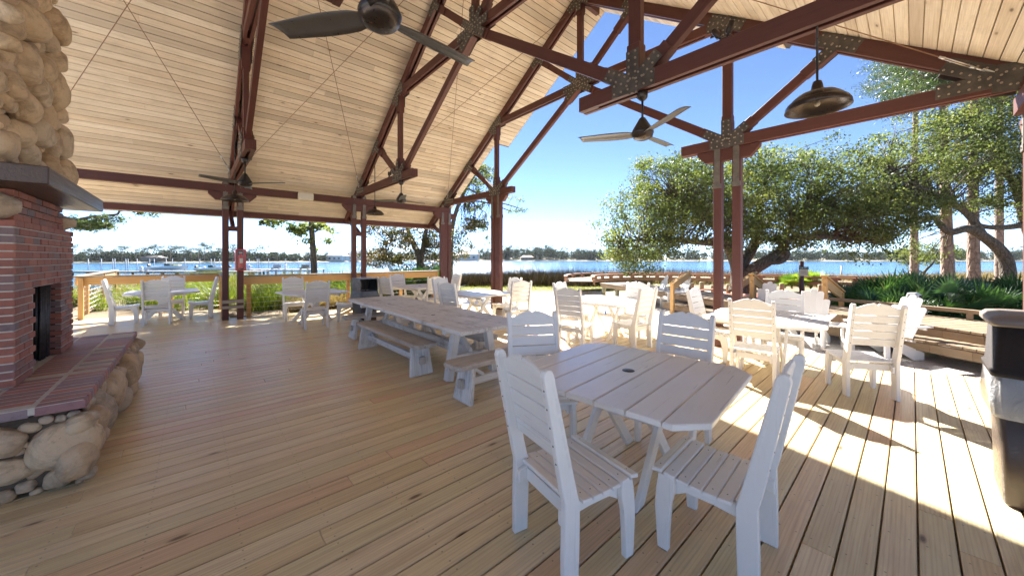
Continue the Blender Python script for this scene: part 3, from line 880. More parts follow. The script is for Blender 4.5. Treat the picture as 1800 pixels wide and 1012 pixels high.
# red extinguisher cabinet on the first eave post
r = empty('extinguisher_box', W(.575, 7.285, .965), 0, 'red fire extinguisher box hung on the left eave post', 'extinguisher box')
mb = MB()
for a in (((-.10, 0, .0), (.022, .12, .54)), ((.10, 0, 0), (.022, .12, .54)), ((0, 0, .265), (.178, .12, .022)), ((0, 0, -.265), (.178, .12, .022))): mb.box(*a, ch=.008)
mb.box((0, .05, 0), (.18, .012, .51), ch=.001); mb.build('cabinet', M['red'], r)
mb = MB(); mb.lathe([(.001, -.21), (.055, -.21), (.06, -.19), (.06, .08), (.045, .12), (.02, .14), (.02, .17), (.001, .17)], c=(0, 0, 0), n=16); mb.build('extinguisher', M['red'], r)
mb = MB(); mb.box((.01, -.063, -.02), (.06, .004, .12), ch=.001); mb.box((0, -.01, .19), (.07, .02, .02)); mb.build('instruction_label', M['beige'], r)
t = NT('cabinet_window'); t.set(Base_Color=(.9, .9, .9), Roughness=.08, Transmission_Weight=1.0, Alpha=.35)
mb = MB(); mb.box((0, -.062 - .004, 0), (.176, .003, .506), ch=.0005); mb.build('window', t.m, r)

# ------------------------------------------------------------------ railings
def railing(name, pts, posts, label, cables=True, h=.69):
    r = empty(name, W(*pts[0], 0), 0, label, 'railing'); o0 = r.location
    def T(mbo, nm, mat):
        o = mbo.build(nm, mat, r); o.matrix_parent_inverse = Matrix.Translation(-o0); return o
    for (a, b) in zip(pts, pts[1:]):
        mb = MB(); mb.beam(W(*a, h - .075), W(*b, h - .075), .045, .125 * U, ch=.004); T(mb, 'top_rail', M['rail'])
        mb = MB(); mb.beam(W(*a, h + .003), W(*b, h + .003), .15, .035, ch=.004, ext=.12); T(mb, 'rail_cap', M['board'])
        if cables:
            mb = MB()
            for k in range(6): mb.tube([W(*a, .08 + k * .082), W(*b, .08 + k * .082)], .0035, 5)
            T(mb, 'cable', M['bright_metal']); 
    for p in posts:
        mb = MB(); mb.box(W(*p, (h - .014) / 2), (.09, .09, (h - .02) * U), ch=.004); T(mb, 'post', M['rail'])
railing('deck_railing', [(-1.35, 8.95), (.40, 8.95), (.40, 7.52)], [(-1.35, 8.91), (.40, 8.91), (.40, 8.2), (-.3, 8.99), (.37, 7.55)], 'golden wood railing around the deck corner behind the farthest left table')
railing('deck_railing', [(.60, 7.44), (4.30, 7.44)], [(.70, 7.48), (2.30, 7.48), (3.4, 7.48), (4.2, 7.48)], 'long golden wood railing with steel cables between the eave posts')
railing('walkway_railing', [(-1.42, 9.05), (-1.42, 13.0)], [(-1.42, 9.8), (-1.42, 11.4), (-1.42, 12.9)], 'cable railing running outward from the deck corner beside the fireplace')
railing('walkway_railing', [(-2.55, 9.05), (-2.55, 13.0)], [(-2.55, 9.8), (-2.55, 11.4), (-2.55, 12.9)], 'second parallel cable railing farther left past the brick chimney')
mb = MB()
for k in range(40): mb.box(((-2.0) * U, (9.05 + k * .1) * U, -.03), (1.05 * U, .1 * U - .006, .035), ch=.003)
tag(mb.build('walkway', M['board']), kind='structure')

# ------------------------------------------------------------------ fireplace
FX, HX = -.636, -.35
fp = empty('stone_fireplace', W(-1.0, 3.4, 0), 0, 'tall river-stone fireplace with red brick surround and raised brick hearth at the left', 'fireplace')
def FT(mbo, nm, mat):
    o = mbo.build(nm, mat, fp); o.matrix_parent_inverse = Matrix.Translation(-fp.location); return o
BX0 = -1.6
def bricks(mb, x0, x1, y0, y1, z0, z1, face='x', hole=None, ch=.06, L=.205, out=0.0):
    """running-bond courses on a face at x1 (face x) or y0 (face y)"""
    n = round((z1 - z0) * U / ch); hh = (z1 - z0) * U / n
    for i in range(n):
        z = z0 * U + (i + .5) * hh
        a0, a1 = (y0 * U, y1 * U) if face == 'x' else (x0 * U, x1 * U)
        a = a0 + (-L / 2 if i % 2 else 0)
        while a < a1 - .02:
            b = min(a + L, a1); aa = max(a, a0)
            segs = [(aa, b)]
            if hole:
                jag = .02 if i % 2 else -.02
                if hole[2] * U < z < hole[3] * U:
                    segs = []
                    if aa < hole[0] * U - .02 + jag: segs.append((aa, min(b, hole[0] * U + jag)))
                    if b > hole[1] * U + .02 + jag: segs.append((max(aa, hole[1] * U + jag), b))
            for (p, q) in segs:
                if q - p < .03: continue
                j = random.uniform(-.003, .003) + out
                if face == 'x': mb.box((x1 * U - .05 + j, (p + q) / 2, z), (.10, q - p - .011, hh - .0105), ch=.004)
                else: mb.box(((p + q) / 2, y0 * U + .05 - j, z), (q - p - .011, .10, hh - .0105), ch=.004)
            a += L
HT = .38
mb = MB()
hole = (3.15, 3.66, HT, .835)
bricks(mb, BX0, FX, 2.86, 3.97, HT, 1.185, 'x', hole)
bricks(mb, BX0, FX - .064, 2.86, 2.95, HT, 1.185, 'y')
bricks(mb, BX0, FX - .03, 2.98, 3.88, 1.185, 1.345, 'x')
for yo in (2.86, 3.97):   # pale mortar body behind
    pass
FT(mb, 'brick_surround', M['brick'])
mb = MB()
mb.box(((BX0 + FX - .007) / 2 * U, (2.866 + hole[0] - .0) / 2 * U, (HT + 1.18) / 2 * U), ((FX - BX0 - .007) * U, (hole[0] - 2.866) * U, (1.18 - HT) * U), ch=.002)
mb.box(((BX0 + FX - .007) / 2 * U, (hole[1] + .03 + 3.962) / 2 * U, (HT + 1.18) / 2 * U), ((FX - BX0 - .007) * U, (3.962 - hole[1] - .03) * U, (1.18 - HT) * U), ch=.002)
mb.box(((BX0 + FX - .008) / 2 * U, 3.4 * U, (.85 + 1.178) / 2 * U), ((FX - BX0 - .008) * U, .6 * U, (1.178 - .85) * U), ch=.002)
mb.box(((BX0 + FX - .045) / 2 * U, 3.43 * U, 1.26 * U), ((FX - BX0 - .045) * U, .88 * U, .16 * U), ch=.002)
FT(mb, 'mortar_core', M['mortar'])
mb = MB()   # firebox lining
mb.box(((FX - .45) * U, 3.4 * U, .62 * U), (.05, .62 * U, .5 * U)); mb.box(((FX - .24) * U, 3.4 * U, .862 * U), (.44 * U, .50 * U, .03))
mb.box(((FX - .24) * U, (hole[0] - .012) * U, .62 * U), (.42 * U, .03, .46 * U)); mb.box(((FX - .24) * U, (hole[1] + .03) * U, .62 * U), (.42 * U, .03, .46 * U))
FT(mb, 'firebox', M['soot'])
mb = MB(); mb.box(((FX - .03) * U, 3.405 * U, .845 * U), (.05, .50 * U, .022), ch=.003); FT(mb, 'lintel', M['bright_metal'])
mb = MB()   # gathered mesh curtain
for k in range(26):
    t = k / 25; yy = (3.17 + .10 * t) if k < 13 else (3.44 + .18 * (t - .5) * 2)
    mb.tube([((FX - .05 + .012 * math.sin(k * 2.1)) * U, yy * U, .83 * U), ((FX - .05 + .014 * math.sin(k * 2.1 + .6)) * U, (yy + .01 * math.sin(k)) * U, (HT + .01) * U)], .011, 5)
FT(mb, 'fire_screen', M['mesh'])
mb = MB(); mb.box(((-.511 + BX0) / 2 * U, 3.415 * U, 1.390 * U), ((BX0 * -1 - .511) * U, 1.37 * U, .087 * U), ch=.008); FT(mb, 'mantel', M['mantel'])
# hearth
mb = MB()
hy0, hy1 = 2.43, 4.37
n = 31; w = (hy1 - hy0) * U / n
for i in range(n):
    yb = hy0 * U + (i + .5) * w
    for c, (xa, xb) in enumerate(((-.50, HX), (-.66, -.505))):
        mb.box(((xa + xb) / 2 * U, yb + random.uniform(-.002, .002), (HT - .022) * U + random.uniform(-.002, .002)), ((xb - xa) * U - .012, w - .013, .062), ch=.005)
x = -.66
yb = hy0 * U
for i in range(12):
    xa = -.66 - (i + 1) * .13; 
    for k in range(3): mb.box(((xa + .065) * U, (hy0 + .07 + k * .14) * U, (HT - .022) * U), (.13 * U - .013, .14 * U - .013, .06), ch=.005)
    for k in range(3): mb.box(((xa + .065) * U, (hy1 - .07 - k * .13) * U, (HT - .022) * U), (.13 * U - .013, .13 * U - .013, .06), ch=.005)
FT(mb, 'hearth_top', M['hbrick'])
mb = MB(); mb.box(((BX0 + HX - .012) / 2 * U, (hy0 + hy1) / 2 * U, (HT - .019) * U), ((HX - BX0 - .010) * U, (hy1 - hy0 - .010) * U, .05), ch=.002)
FT(mb, 'hearth_mortar', M['mortar'])
def stone_face(mb, o, au, av, an, w, h, sizes, n, taper=None, bulge=.05, seed=1, zmin=None):
    """dart-thrown rounded stones covering a w x h rectangle (metres)"""
    rs = random.Random(seed); done = []
    tries = 0
    for rad, cnt in sizes:
        k = 0; tries = 0
        while k < cnt and tries < cnt * 90:
            tries += 1
            a = rs.uniform(0, 1); b = rs.uniform(0, 1)
            u = a * w; v = rad * .75 + b * max(h - rad * 1.5, .01)
            if taper: 
                lo, hi = taper(v); u = lo + a * (hi - lo)
            e = rs.uniform(.62, 1.0); rr = rad * rs.uniform(.8, 1.2)
            ok = all(math.hypot((u - q[0]), (v - q[1])) > (rr * (1 + e) / 2 + q[2]) * .955 for q in done)
            if ok:
                done.append((u, v, rr * (1 + e) / 2)); k += 1
                th = rs.uniform(-.6, .6)
                Mr = Matrix((au * math.cos(th) + av * math.sin(th), -au * math.sin(th) + av * math.cos(th), an)).transposed()
                mb.blob(o + au * u + av * v + an * (rs.uniform(-.5, .1) * bulge), (rr * 1.04, rr * e * 1.04, rr * rs.uniform(.62, .80)), Mr, seed * 50 + len(done), .15, 4 if rad > .12 else 3, rs.random())
mb = MB()
X1, Y1, Z1 = Vector((1, 0, 0)), Vector((0, 1, 0)), Vector((0, 0, 1))
hb = (HT - .055) * U
sz = [(.165, 10), (.12, 18), (.085, 40), (.05, 90), (.03, 140)]
stone_face(mb, W(HX - .02, hy0 + .02, .0), Y1, Z1, X1, (hy1 - hy0) * U, hb, sz, 0, seed=3)
stone_face(mb, W(BX0, hy0 + .03, .0), X1, Z1, -Y1, (HX - BX0) * U, hb, [(.19, 5), (.14, 12), (.09, 26), (.05, 80), (.03, 110)], 0, seed=5)
stone_face(mb, W(BX0, hy1 - .03, .0), X1, Z1, Y1, (HX - BX0) * U, hb, [(.12, 8), (.09, 16), (.06, 26)], 0, seed=6)
FT(mb, 'hearth_stonework', M['stone'])
mb = MB(); mb.box(((BX0 + HX - .05) / 2 * U, (hy0 + hy1) / 2 * U, hb / 2 + .01), ((HX - BX0 - .05) * U, (hy1 - hy0 - .08) * U, hb - .02), ch=.03); FT(mb, 'hearth_core', M['dmortar'])
# chimney above the mantel (tapering)
CZ0, CZ1 = 1.44, 4.6
def cy(z):   # y limits in eye heights at height z
    t = min((z - CZ0) / 1.3, 1.0)
    return 2.80 + .30 * t, 4.02 - .42 * t
mb = MB()
tap = lambda v: ((cy(CZ0 + v / U)[0] - 2.78) * U, (cy(CZ0 + v / U)[1] - 2.78) * U)
stone_face(mb, W(FX - .045, 2.78, CZ0), Y1, Z1, X1, 1.25 * U, (CZ1 - CZ0) * U, [(.21, 14), (.16, 36), (.11, 80), (.07, 180), (.045, 340), (.03, 300)], 0, taper=tap, seed=11)
stone_face(mb, W(BX0, 2.85, CZ0), X1, Z1, -Y1, (FX - BX0) * U, 2.2 * U, [(.18, 10), (.12, 30), (.08, 50)], 0, seed=12)
stone_face(mb, W(BX0, 3.85, CZ0), X1, Z1, Y1, (FX - BX0) * U, 2.2 * U, [(.11, 16), (.08, 50)], 0, seed=13)
# end stones that carry the mantel
for (y, x, r_) in ((2.90, FX - .09, (.15, .15, .115)), (3.93, FX - .09, (.17, .11, .10))):
    mb.blob(W(x, y, 1.185) + Vector((0, 0, r_[2] * .9)), r_, None, 7, .15, 3, .5 if y > 3 else .42)
for k, z in enumerate(np.arange(CZ0 + .03, CZ1, .16)):
    y0, y1 = cy(z)
    for s_, yy in ((1, y1), (-1, y0)):
        rr = random.uniform(.085, .125)
        mb.blob(W(FX - .085, yy - s_ * .045, z), (rr * .9, rr * .7, rr * random.uniform(.7, 1)), Matrix.Rotation(random.uniform(-.5, .5), 3, 'X'), 90 + k, .22, 3, random.random())
FT(mb, 'chimney_stonework', M['stone'])
mb = MB(); vs = []
for z in (CZ0 - .01, CZ0 + 1.3, CZ1 + .6):
    y0, y1 = cy(max(z, CZ0))
    for (xx, yy) in ((BX0, y0 + .03), (FX - .07, y0 + .03), (FX - .07, y1 - .03), (BX0, y1 - .03)): vs.append(W(xx, yy, z))
fs = [[0, 3, 2, 1], [8, 9, 10, 11]] + [[k * 4 + i, k * 4 + (i + 1) % 4, k * 4 + 4 + (i + 1) % 4, k * 4 + 4 + i] for k in range(2) for i in range(4)]
mb.add(vs, fs); FT(mb, 'chimney_core', M['dmortar'])

# ------------------------------------------------------------------ furniture prototypes
def chair_proto():
    r = empty('chair')
    prof = [(-.250, 0), (-.165, 0), (-.158, .20), (-.155, .40), (-.172, .46), (-.302, 1.005), (-.309, 1.04), (-.322, 1.062), (-.341, 1.070), (-.360, 1.062), (-.368, 1.035), (-.264, .50), (-.245, .42), (-.250, .2)]
    for s_ in (-1, 1):
        mb = MB(); mb.prism(prof, .038, (0, s_ * .222, 0), ch=.004, grain=1)
        for k in range(5):
            z = .62 + k * .088; xr = -.264 - (z - .50) * .1944 + .0005; xf = -.172 - (z - .46) * .2385 + .0085
            mb.tube([(xr + .006, s_ * .222, z), (xr - .0018, s_ * .222, z)], .0048, 8, False, rnd=2.0)
        mb.build('back_post', M['white'], r)
    up = Vector((-.130, 0, .545)).normalized(); fw = Vector((up.z, 0, -up.x))
    base = Vector((-.219, 0, .592))
    mb = MB()
    hs = .083
    for k in range(4):
        c = base + up * (k * (hs + .008) + hs / 2)
        Mx = Matrix((Vector((0, 1, 0)), up, Vector((0, 1, 0)).cross(up))).transposed()
        mb.box(c, (.484, hs, .020), Mx, ch=.004)
    poly = []
    nseg = 36
    for i in range(nseg + 1):
        u = 1 - 2 * i / nseg
        a = abs(u)
        hgt = .072 + .055 * (1 - float(sstep(.22, .92, a))) + (.008 * math.sin(min(a, .24) / .24 * math.pi) if a < .24 else 0) - .012 * math.exp(-(u / .05) ** 2)
        poly.append((u * .242, hgt))
    poly = [(-.242, 0), (.242, 0)] + poly
    mb.prism(poly, .020, base + up * (4 * (hs + .008)), ax=(0, 1, 0), ay=up, ch=.004)
    mb.build('backrest', M['white'], r)
    mb = MB()
    n = 7; 
    def sz_(x): return .425 - .026 * math.sin(max(0, min(1, (x + .21) / .44)) * math.pi) - .012 * max(0, -x) / .2 - .02 * max(0, (x - .2) / .05) ** 2
    for k in range(n):
        x0 = -.205 + k * .066; xc = x0 + .029
        z = sz_(xc); dz = (sz_(xc + .02) - sz_(xc - .02)) / .04
        Mx = Matrix.Rotation(-math.atan(dz), 3, 'Y')
        wd = .400 if xc < -.14 else .492
        Mr = Mx @ Matrix(((0, 1, 0), (-1, 0, 0), (0, 0, 1)))
        mb.box((xc, 0, z), (wd, .059, .021), Mr, ch=.006)
        for s_ in (-1, 1): mb.tube([(xc, s_ * .188, z + .006), (xc, s_ * .188, z + .0115)], .0036, 6, False, rnd=2.0)
    mb.build('seat', M['white'], r)
    mb = MB()
    for s_ in (-1, 1):
        top = [(-.16 + i * .04, sz_(-.16 + i * .04) - .011) for i in range(9)]
        poly = top[::-1] + [(-.24, .37), (-.24, .30), (-.16, .325), (-.05, .335), (.08, .335), (.14, .30), (.16, .30)]
        mb.prism(poly, .026, (0, s_ * .188, 0), ch=.003)
    mb.box((-.18, 0, .345), (.024, .35, .07), ch=.003); mb.box((.165, 0, .365), (.022, .35, .055), ch=.003)
    mb.build('apron', M['white'], r)
    for s_ in (-1, 1):
        mb = MB(); mb.prism([(.163, 0), (.218, 0), (.232, .22), (.226, .32), (.212, .405), (.128, .405), (.130, .33), (.148, .25), (.158, .12)], .038, (0, s_ * .221, 0), ch=.004, grain=1)
        mb.build('leg', M['white'], r)
    return r
ch0 = chair_proto(); nch = 0
def chair(x, y, ang, label):
    global nch
    o = ch0 if nch == 0 else copy_tree(ch0); nch += 1
    o.location = W(x, y, .0015); o.rotation_euler = (0, 0, R(ang)); tag(o, label, 'chair', 'white slatted deck chairs')
def chair_back(bx, by, ang, label):
    """placed by the top of the backrest"""
    a = R(ang); d = .345 / U
    chair(bx + d * math.cos(a), by + d * math.sin(a), ang, label)
def table_proto():
    r = empty('square_table')
    mb = MB(); w = .2; hx, hy, cl = .68, .70, .145
    for k in range(7):
        a = -hy + k * w + .004; b = a + w - .008
        def xl(y): return hx if abs(y) < hy - cl else hx - (abs(y) - (hy - cl)) * 1.0
        ys = sorted({a, b, *[v for v in (-(hy - cl), hy - cl) if a < v < b]})
        bulge = [0.0] * len(ys)
        poly = [(xl(v) - (.012 if abs(v) > hy - .01 else 0), v) for v in ys] + [(-xl(v) + (.012 if abs(v) > hy - .01 else 0), v) for v in ys[::-1]]
        mb.prism(poly, .035, (0, 0, .7135), ax=(1, 0, 0), ay=(0, 1, 0), ch=.006)
    mb.build('tabletop', M['white'], r)
    mb = MB()
    for x in (-.40, .40): mb.box((x, 0, .666), (.04, 1.22, .058), ch=.003)
    for y in (-.20, .20): mb.box((0, y, .66), (.758, .035, .07), ch=.003)
    mb.box((0, 0, .42), (.06, .36, .07), ch=.004)
    mb.build('batten', M['white'], r)
    for y in (-.20, .20):
        for s_ in (-1, 1):
            mb = MB(); yo = y + (.037 if s_ > 0 else -.037) * (1 if y > 0 else -1)
            poly = [(-.42, 0), (-.31, 0), (.27, .694), (.16, .694)]
            poly = [(s_ * p, q) for p, q in poly]
            mb.prism(poly, .036, (0, yo, .0), ax=(1, 0, 0), ay=(0, 0, 1), ch=.004); mb.build('leg', M['white'], r)
    mb = MB(); mb.lathe([(.001, .7345), (.022, .7345), (.024, .733), (.045, .733), (.046, .7315)], n=20); mb.build('umbrella_hole', M['dark'], r)
    return r
tb0 = table_proto(); ntb = 0
def table(x, y, ang, label):
    global ntb
    o = tb0 if ntb == 0 else copy_tree(tb0); ntb += 1
    o.location = W(x, y, .0015); o.rotation_euler = (0, 0, R(ang)); tag(o, label, 'table', 'white square dining tables')
# --- front group
table(1.545, .90, 5, 'large white plank table in the foreground with umbrella hole, fully in view')
chair(1.0, .80, -11, 'nearest white chair, left of the foreground table, seen from behind its left')
chair(1.36, .46, 93, 'white chair at the lower right, seen in profile at the foreground table')
chair_back(1.523, 1.527, -122, 'white chair at the upper left corner of the foreground table, back toward camera right')
chair_back(2.165, .885, 184, 'white chair on the far side of the foreground table, grey-shaded slatted back')
# --- right group
table(3.93, .90, 5, 'sunlit white table right of the double maroon post, beside two tan-shaded chairs')
chair_back(3.21, .83, 7, 'chair with golden tan backrest in front of the sunlit right table')
chair_back(3.535, .155, 30, 'rightmost deck chair, tan backrest, standing alone beside the trash can')
chair_back(3.90, 1.53, -88, 'small sunlit white chair just left of the double maroon post')
chair_back(4.36, .84, 186, 'wide white chair behind the sunlit right table, facing the camera')
# --- middle group
table(3.97, 2.64, 8, 'sunlit white table in the middle, blue tag on its legs, at the deck edge')
chair_back(2.95, 2.43, 15, 'brown-shaded slatted chair left of the middle sunlit table, nearer one')
chair_back(3.62, 3.12, -80, 'white chair behind the brown-shaded one at the middle table')
chair_back(4.40, 2.42, 188, 'white chair on the far side of the middle table, facing the camera')
chair_back(3.68, 1.90, 83, 'beige-shaded chair right of the middle table, seen from its side')
# --- centre-left group by the corner post
table(3.28, 4.47, 3, 'white table in front of the maroon corner posts, behind the long picnic table')
chair_back(2.42, 3.98, 14, 'grey-shaded chair left of the corner-post table, just above the picnic table')
chair_back(2.93, 5.02, -80, 'white chair behind the grey-shaded one at the corner-post table')
chair_back(3.92, 4.30, 178, 'white chair seen over another chair back, just right of the inner maroon post')
chair_back(3.42, 3.62, 72, 'beige chair at the right of the corner-post table, overlapping another')
# --- far group at the railing
table(3.22, 6.25, 4, 'white table against the long cable railing')
chair_back(2.40, 5.95, 20, 'narrow-looking grey chair left of the railing table')
chair_back(3.00, 6.78, -88, 'white chair with its back to the railing at the railing table')
chair_back(3.12, 5.45, 78, 'cream chair on the near right side of the railing table')
chair_back(4.00, 6.15, 178, 'farthest white chair, only its top seen beside the corner post')
# --- group by the middle post
table(1.42, 6.36, 6, 'white table near the middle eave post and grey trash bag')
chair_back(1.30, 5.52, 88, 'white chair with its back to the camera at the middle-post table')
chair_back(1.25, 6.95, -92, 'white chair at the middle-post table with its back to the railing')
chair_back(2.06, 6.02, 165, 'white chair seen from its side, between the middle-post table and trash can')
# --- left group
table(-.36, 8.02, 2, 'white table in the sunny deck corner beside the fireplace')
chair_back(-1.00, 8.05, 2, 'white chair in left profile at the sunny corner table')
chair_back(-.41, 7.36, 87, 'tan-shaded chair with its back to the camera at the sunny corner table')
chair_back(-.26, 8.66, -93, 'white chair behind the sunny corner table, against the railing')
chair_back(.31, 7.98, 181, 'white chair in right profile next to the left eave post')

# picnic table
pt = empty('picnic_table', W(1.80, 3.53, .0015), R(88.6), 'long weathered white picnic table on the deck', 'picnic table')
mb = MB(); L = 4.34; wp = .345
for k in (-1, 0, 1): mb.box((0, k * (wp + .006), .708), (L, wp, .048), ch=.007)
mb.build('tabletop', M['worn'], pt)
mb = MB()
for (x, y) in ((.85, .17), (-.85, .17)): mb.lathe([(.001, .7335), (.03, .7335), (.031, .732)], c=(x, y, 0), n=14)
mb.build('umbrella_hole', M['dark'], pt)
for x in (-1.62, 1.62):
    mb = MB(); mb.box((x, 0, .64), (.09, .86, .085), ch=.006); mb.box((x, 0, .27), (.085, .50, .09), ch=.006); mb.build('cross_beam', M['worn'], pt)
    for s_ in (-1, 1):
        mb = MB(); mb.beam((x, s_ * .36, 0), (x, s_ * .26, .60), .10, .10, up=(1, 0, 0), ch=.006); mb.build('leg', M['worn'], pt)
    mb = MB(); mb.beam((x * .96, 0, .30), (x * .70, 0, .66), .07, .07, ch=.004); mb.build('brace', M['worn'], pt)
mb = MB(); mb.box((0, 0, .29), (3.2, .055, .13), ch=.006); mb.build('stretcher', M['worn'], pt)
def bench(name, x, y, ang, L, label, wd=.335):
    r = empty(name, W(x, y, .0015), R(ang), label, 'bench', 'weathered benches around the picnic table')
    mb = MB(); c = .05
    mb.prism([(-L / 2, -wd / 2 + c), (-L / 2 + c, -wd / 2), (L / 2 - c, -wd / 2), (L / 2, -wd / 2 + c), (L / 2, wd / 2 - c), (L / 2 - c, wd / 2), (-L / 2 + c, wd / 2), (-L / 2, wd / 2 - c)], .052, (0, 0, .416), ax=(1, 0, 0), ay=(0, 1, 0), ch=.008)
    mb.build('seat', M['worn_seat'], r)
    for s_ in (-1, 1):
        xl = s_ * (L / 2 - .22)
        mb = MB()
        for q in (-1, 1):
            ax = Vector((0, 1, 0)); ay = Vector((-s_ * .16, 0, 1)).normalized()
            mb.prism([(q * .002, 0), (q * .165, 0), (q * .125, .40), (q * .002, .40)], .055, (xl + s_ * .05, 0, 0), ax=ax, ay=ay, ch=.005, grain=1)
        mb.build('leg', M['worn'], r)
        mb = MB(); mb.box((xl + s_ * .075, 0, .20), (.05, .075, .10), ch=.006); mb.build('tenon', M['worn_seat'], r)
    mb = MB(); mb.box((0, 0, .20), (L - .44, .055, .085), ch=.006); mb.build('stretcher', M['worn'], r)
    mb = MB()
    for s_ in (-1, 1): mb.beam((s_ * (L / 2 - .25), 0, .385), (s_ * (L / 2 - .45), 0, .24), .04, .04, ch=.003)
    mb.build('brace', M['worn'], r)
bench('bench', 1.455, 3.42, 90, 1.47 * U, 'long weathered bench on the near left side of the picnic table')
bench('bench', 1.80, 2.08, 0, 1.02 * U, 'short weathered bench across the near end of the picnic table')
bench('bench', 1.88, 4.64, 0, 1.02 * U, 'short weathered bench across the far end of the picnic table')
bench('bench', 2.02, 3.20, 90, 1.30 * U, 'long weathered bench mostly hidden beyond the picnic table')

# ------------------------------------------------------------------ trash cans
def bag_mat():
    t = NT('plastic_bag'); ob = t.n('TexCoord').outputs['Object']
    a = t.noise(ob, 9, 5, .65, 1.5)
    t.set(Base_Color=(.62, .64, .66), Roughness=.28, Alpha=.62, Specular_IOR_Level=.6, Transmission_Weight=.25)
    t.bump(a, .8, .03)
    return t.m
M['bag'] = bag_mat()
t = NT('grey_bag'); t.set(Base_Color=(.13, .135, .145), Roughness=.35, Specular_IOR_Level=.6); t.bump(t.noise(t.n('TexCoord').outputs['Object'], 9, 5, .65, 1.5), .8, .03); M['gbag'] = t.m
def rrect(hx, hy, c, n=4):
    out = []
    for sx, sy, a0 in ((1, 1, 0), (-1, 1, 90), (-1, -1, 180), (1, -1, 270)):
        for k in range(n + 1):
            a = R(a0 + 90 * k / n); out.append((sx * (hx - c) + c * math.cos(a), sy * (hy - c) + c * math.sin(a)))
    return out
def loft(mb, secs, smooth=True, cap=(True, True), wob=0):
    n = len(secs[0][0]); vs = []; fs = []
    for i, (pl, z) in enumerate(secs):
        for k, (a, b) in enumerate(pl):
            w = 1 + wob * (.5 * math.sin(k * 2.3 + i) + .5 * math.sin(k * .9 + i * 1.7)) if wob else 1
            vs.append((a * w, b * w, z))
    for i in range(len(secs) - 1):
        for k in range(n):
            j = (k + 1) % n; fs.append([i * n + k, i * n + j, (i + 1) * n + j, (i + 1) * n + k])
    if cap[0]: fs.append(list(range(n))[::-1])
    if cap[1]: fs.append([(len(secs) - 1) * n + k for k in range(n)])
    mb.add(vs, fs, None, smooth)
def trash(name, loc, rz, label, bagm, lid):
    r = empty(name, loc, rz, label, 'trash can')
    mb = MB(); loft(mb, [(rrect(.205, .235, .03), .0), (rrect(.215, .245, .03), .02), (rrect(.235, .27, .03), .86)]); mb.build('body', M['bin'], r)
    mb = MB(); loft(mb, [(rrect(.248, .283, .05, 8), .575), (rrect(.262, .297, .05, 8), .60), (rrect(.268, .303, .05, 8), .68), (rrect(.262, .297, .05, 8), .76), (rrect(.252, .287, .05, 8), .85), (rrect(.248, .283, .04, 8), .87)], wob=.03, cap=(False, False)); mb.build('liner_bag', bagm, r)
    if lid == 'hood':
        mb = MB(); loft(mb, [(rrect(.262, .297, .03), .845), (rrect(.264, .299, .03), .875), (rrect(.250, .285, .03), .885), (rrect(.235, .27, .03), 1.17)]); mb.build('hood', M['blackp'], r)
        mb = MB(); loft(mb, [(rrect(.258, .293, .04), 1.171), (rrect(.272, .307, .05), 1.185), (rrect(.272, .307, .05), 1.215), (rrect(.25, .285, .05), 1.24), (rrect(.20, .235, .05), 1.25)]); mb.build('lid', M['lidtop'], r)
    else:
        mb = MB(); 
        for s_ in (-1, 1):
            mb.prism([(-.26, 0), (.26, 0), (.27, .22), (.22, .30), (-.22, .30), (-.27, .22)], .02, (s_ * .24, 0, .87), ax=(0, 1, 0), ay=(0, 0, 1), ch=.004)
        mb.box((0, 0, 1.18), (.50, .50, .03), ch=.01)
        mb.build('lid', M['stainless'], r)
        mb = MB(); mb.box((0, .20, 1.02), (.455, .03, .28), ch=.003); mb.box((0, -.06, 1.0), (.02, .02, .3), ch=.003); mb.build('lid_insert', M['blackp'], r)
    return r
trash('trash_can', W(2.575, -.40, .0015), 0, 'brown trash can with clear liner bag and dark hood, cut by the right edge', M['bag'], 'hood').scale = (1, 1, .975)
trash('trash_can', W(1.90, 5.42, .0015), R(8), 'trash can with grey bag and metal lid beside the middle eave post', M['gbag'], 'open').scale = (.86, .86, .93)

# ------------------------------------------------------------------ Adirondack chairs and side table
def adir_proto():
    r = empty('adirondack_chair')
    mb = MB(); up = Vector((-.42, 0, 1)).normalized()
    for k in range(-2, 3):
        h = .80 - .052 * abs(k) ** 2.0
        w = .110
        top = [(w / 2 * math.cos(a), h - .04 + .04 * math.sin(a)) for a in np.linspace(0, math.pi, 8)]
        sp = 1
        ax = Vector((0, 1, 0)); ay = (up + Vector((0, k * .026, 0))).normalized()
        mb.prism([(-w * .39, 0), (w * .39, 0)] + top, .02, (-.14, k * .088, .30), ax=ax, ay=ay, ch=.004)
    mb.build('backrest', M['white'], r)
    mb = MB()
    for k in range(6): mb.box((-.12 + k * .09, 0, .30 + k * .018), (.08, .54, .02), Matrix.Rotation(-.2, 3, 'Y'), ch=.004)
    mb.box((.37, 0, .35), (.02, .54, .10), ch=.01)
    mb.build('seat', M['white'], r)
    for s_ in (-1, 1):
        mb = MB(); mb.prism([(-.30, 0), (-.30, .12), (.38, .40), (.38, .30), (-.12, 0)][::1], .026, (0, s_ * .26, 0), ch=.004); mb.build('rear_leg', M['white'], r)
        mb = MB(); mb.box((.36, s_ * .285, .27), (.09, .028, .54), ch=.004); mb.build('front_leg', M['white'], r)
        mb = MB(); mb.prism([(-.34, -.05), (-.2, -.055), (.42, -.075), (.46, 0), (.42, .075), (-.2, .055), (-.34, .05)], .022, (0, s_ * .315, .552), ax=(1, 0, 0), ay=(0, 1, 0), ch=.004); mb.build('arm', M['white'], r)
    mb = MB(); mb.box((-.30, 0, .52), (.03, .60, .06), ch=.004); mb.build('back_rail', M['white'], r)
    return r
ad0 = adir_proto(); first = True
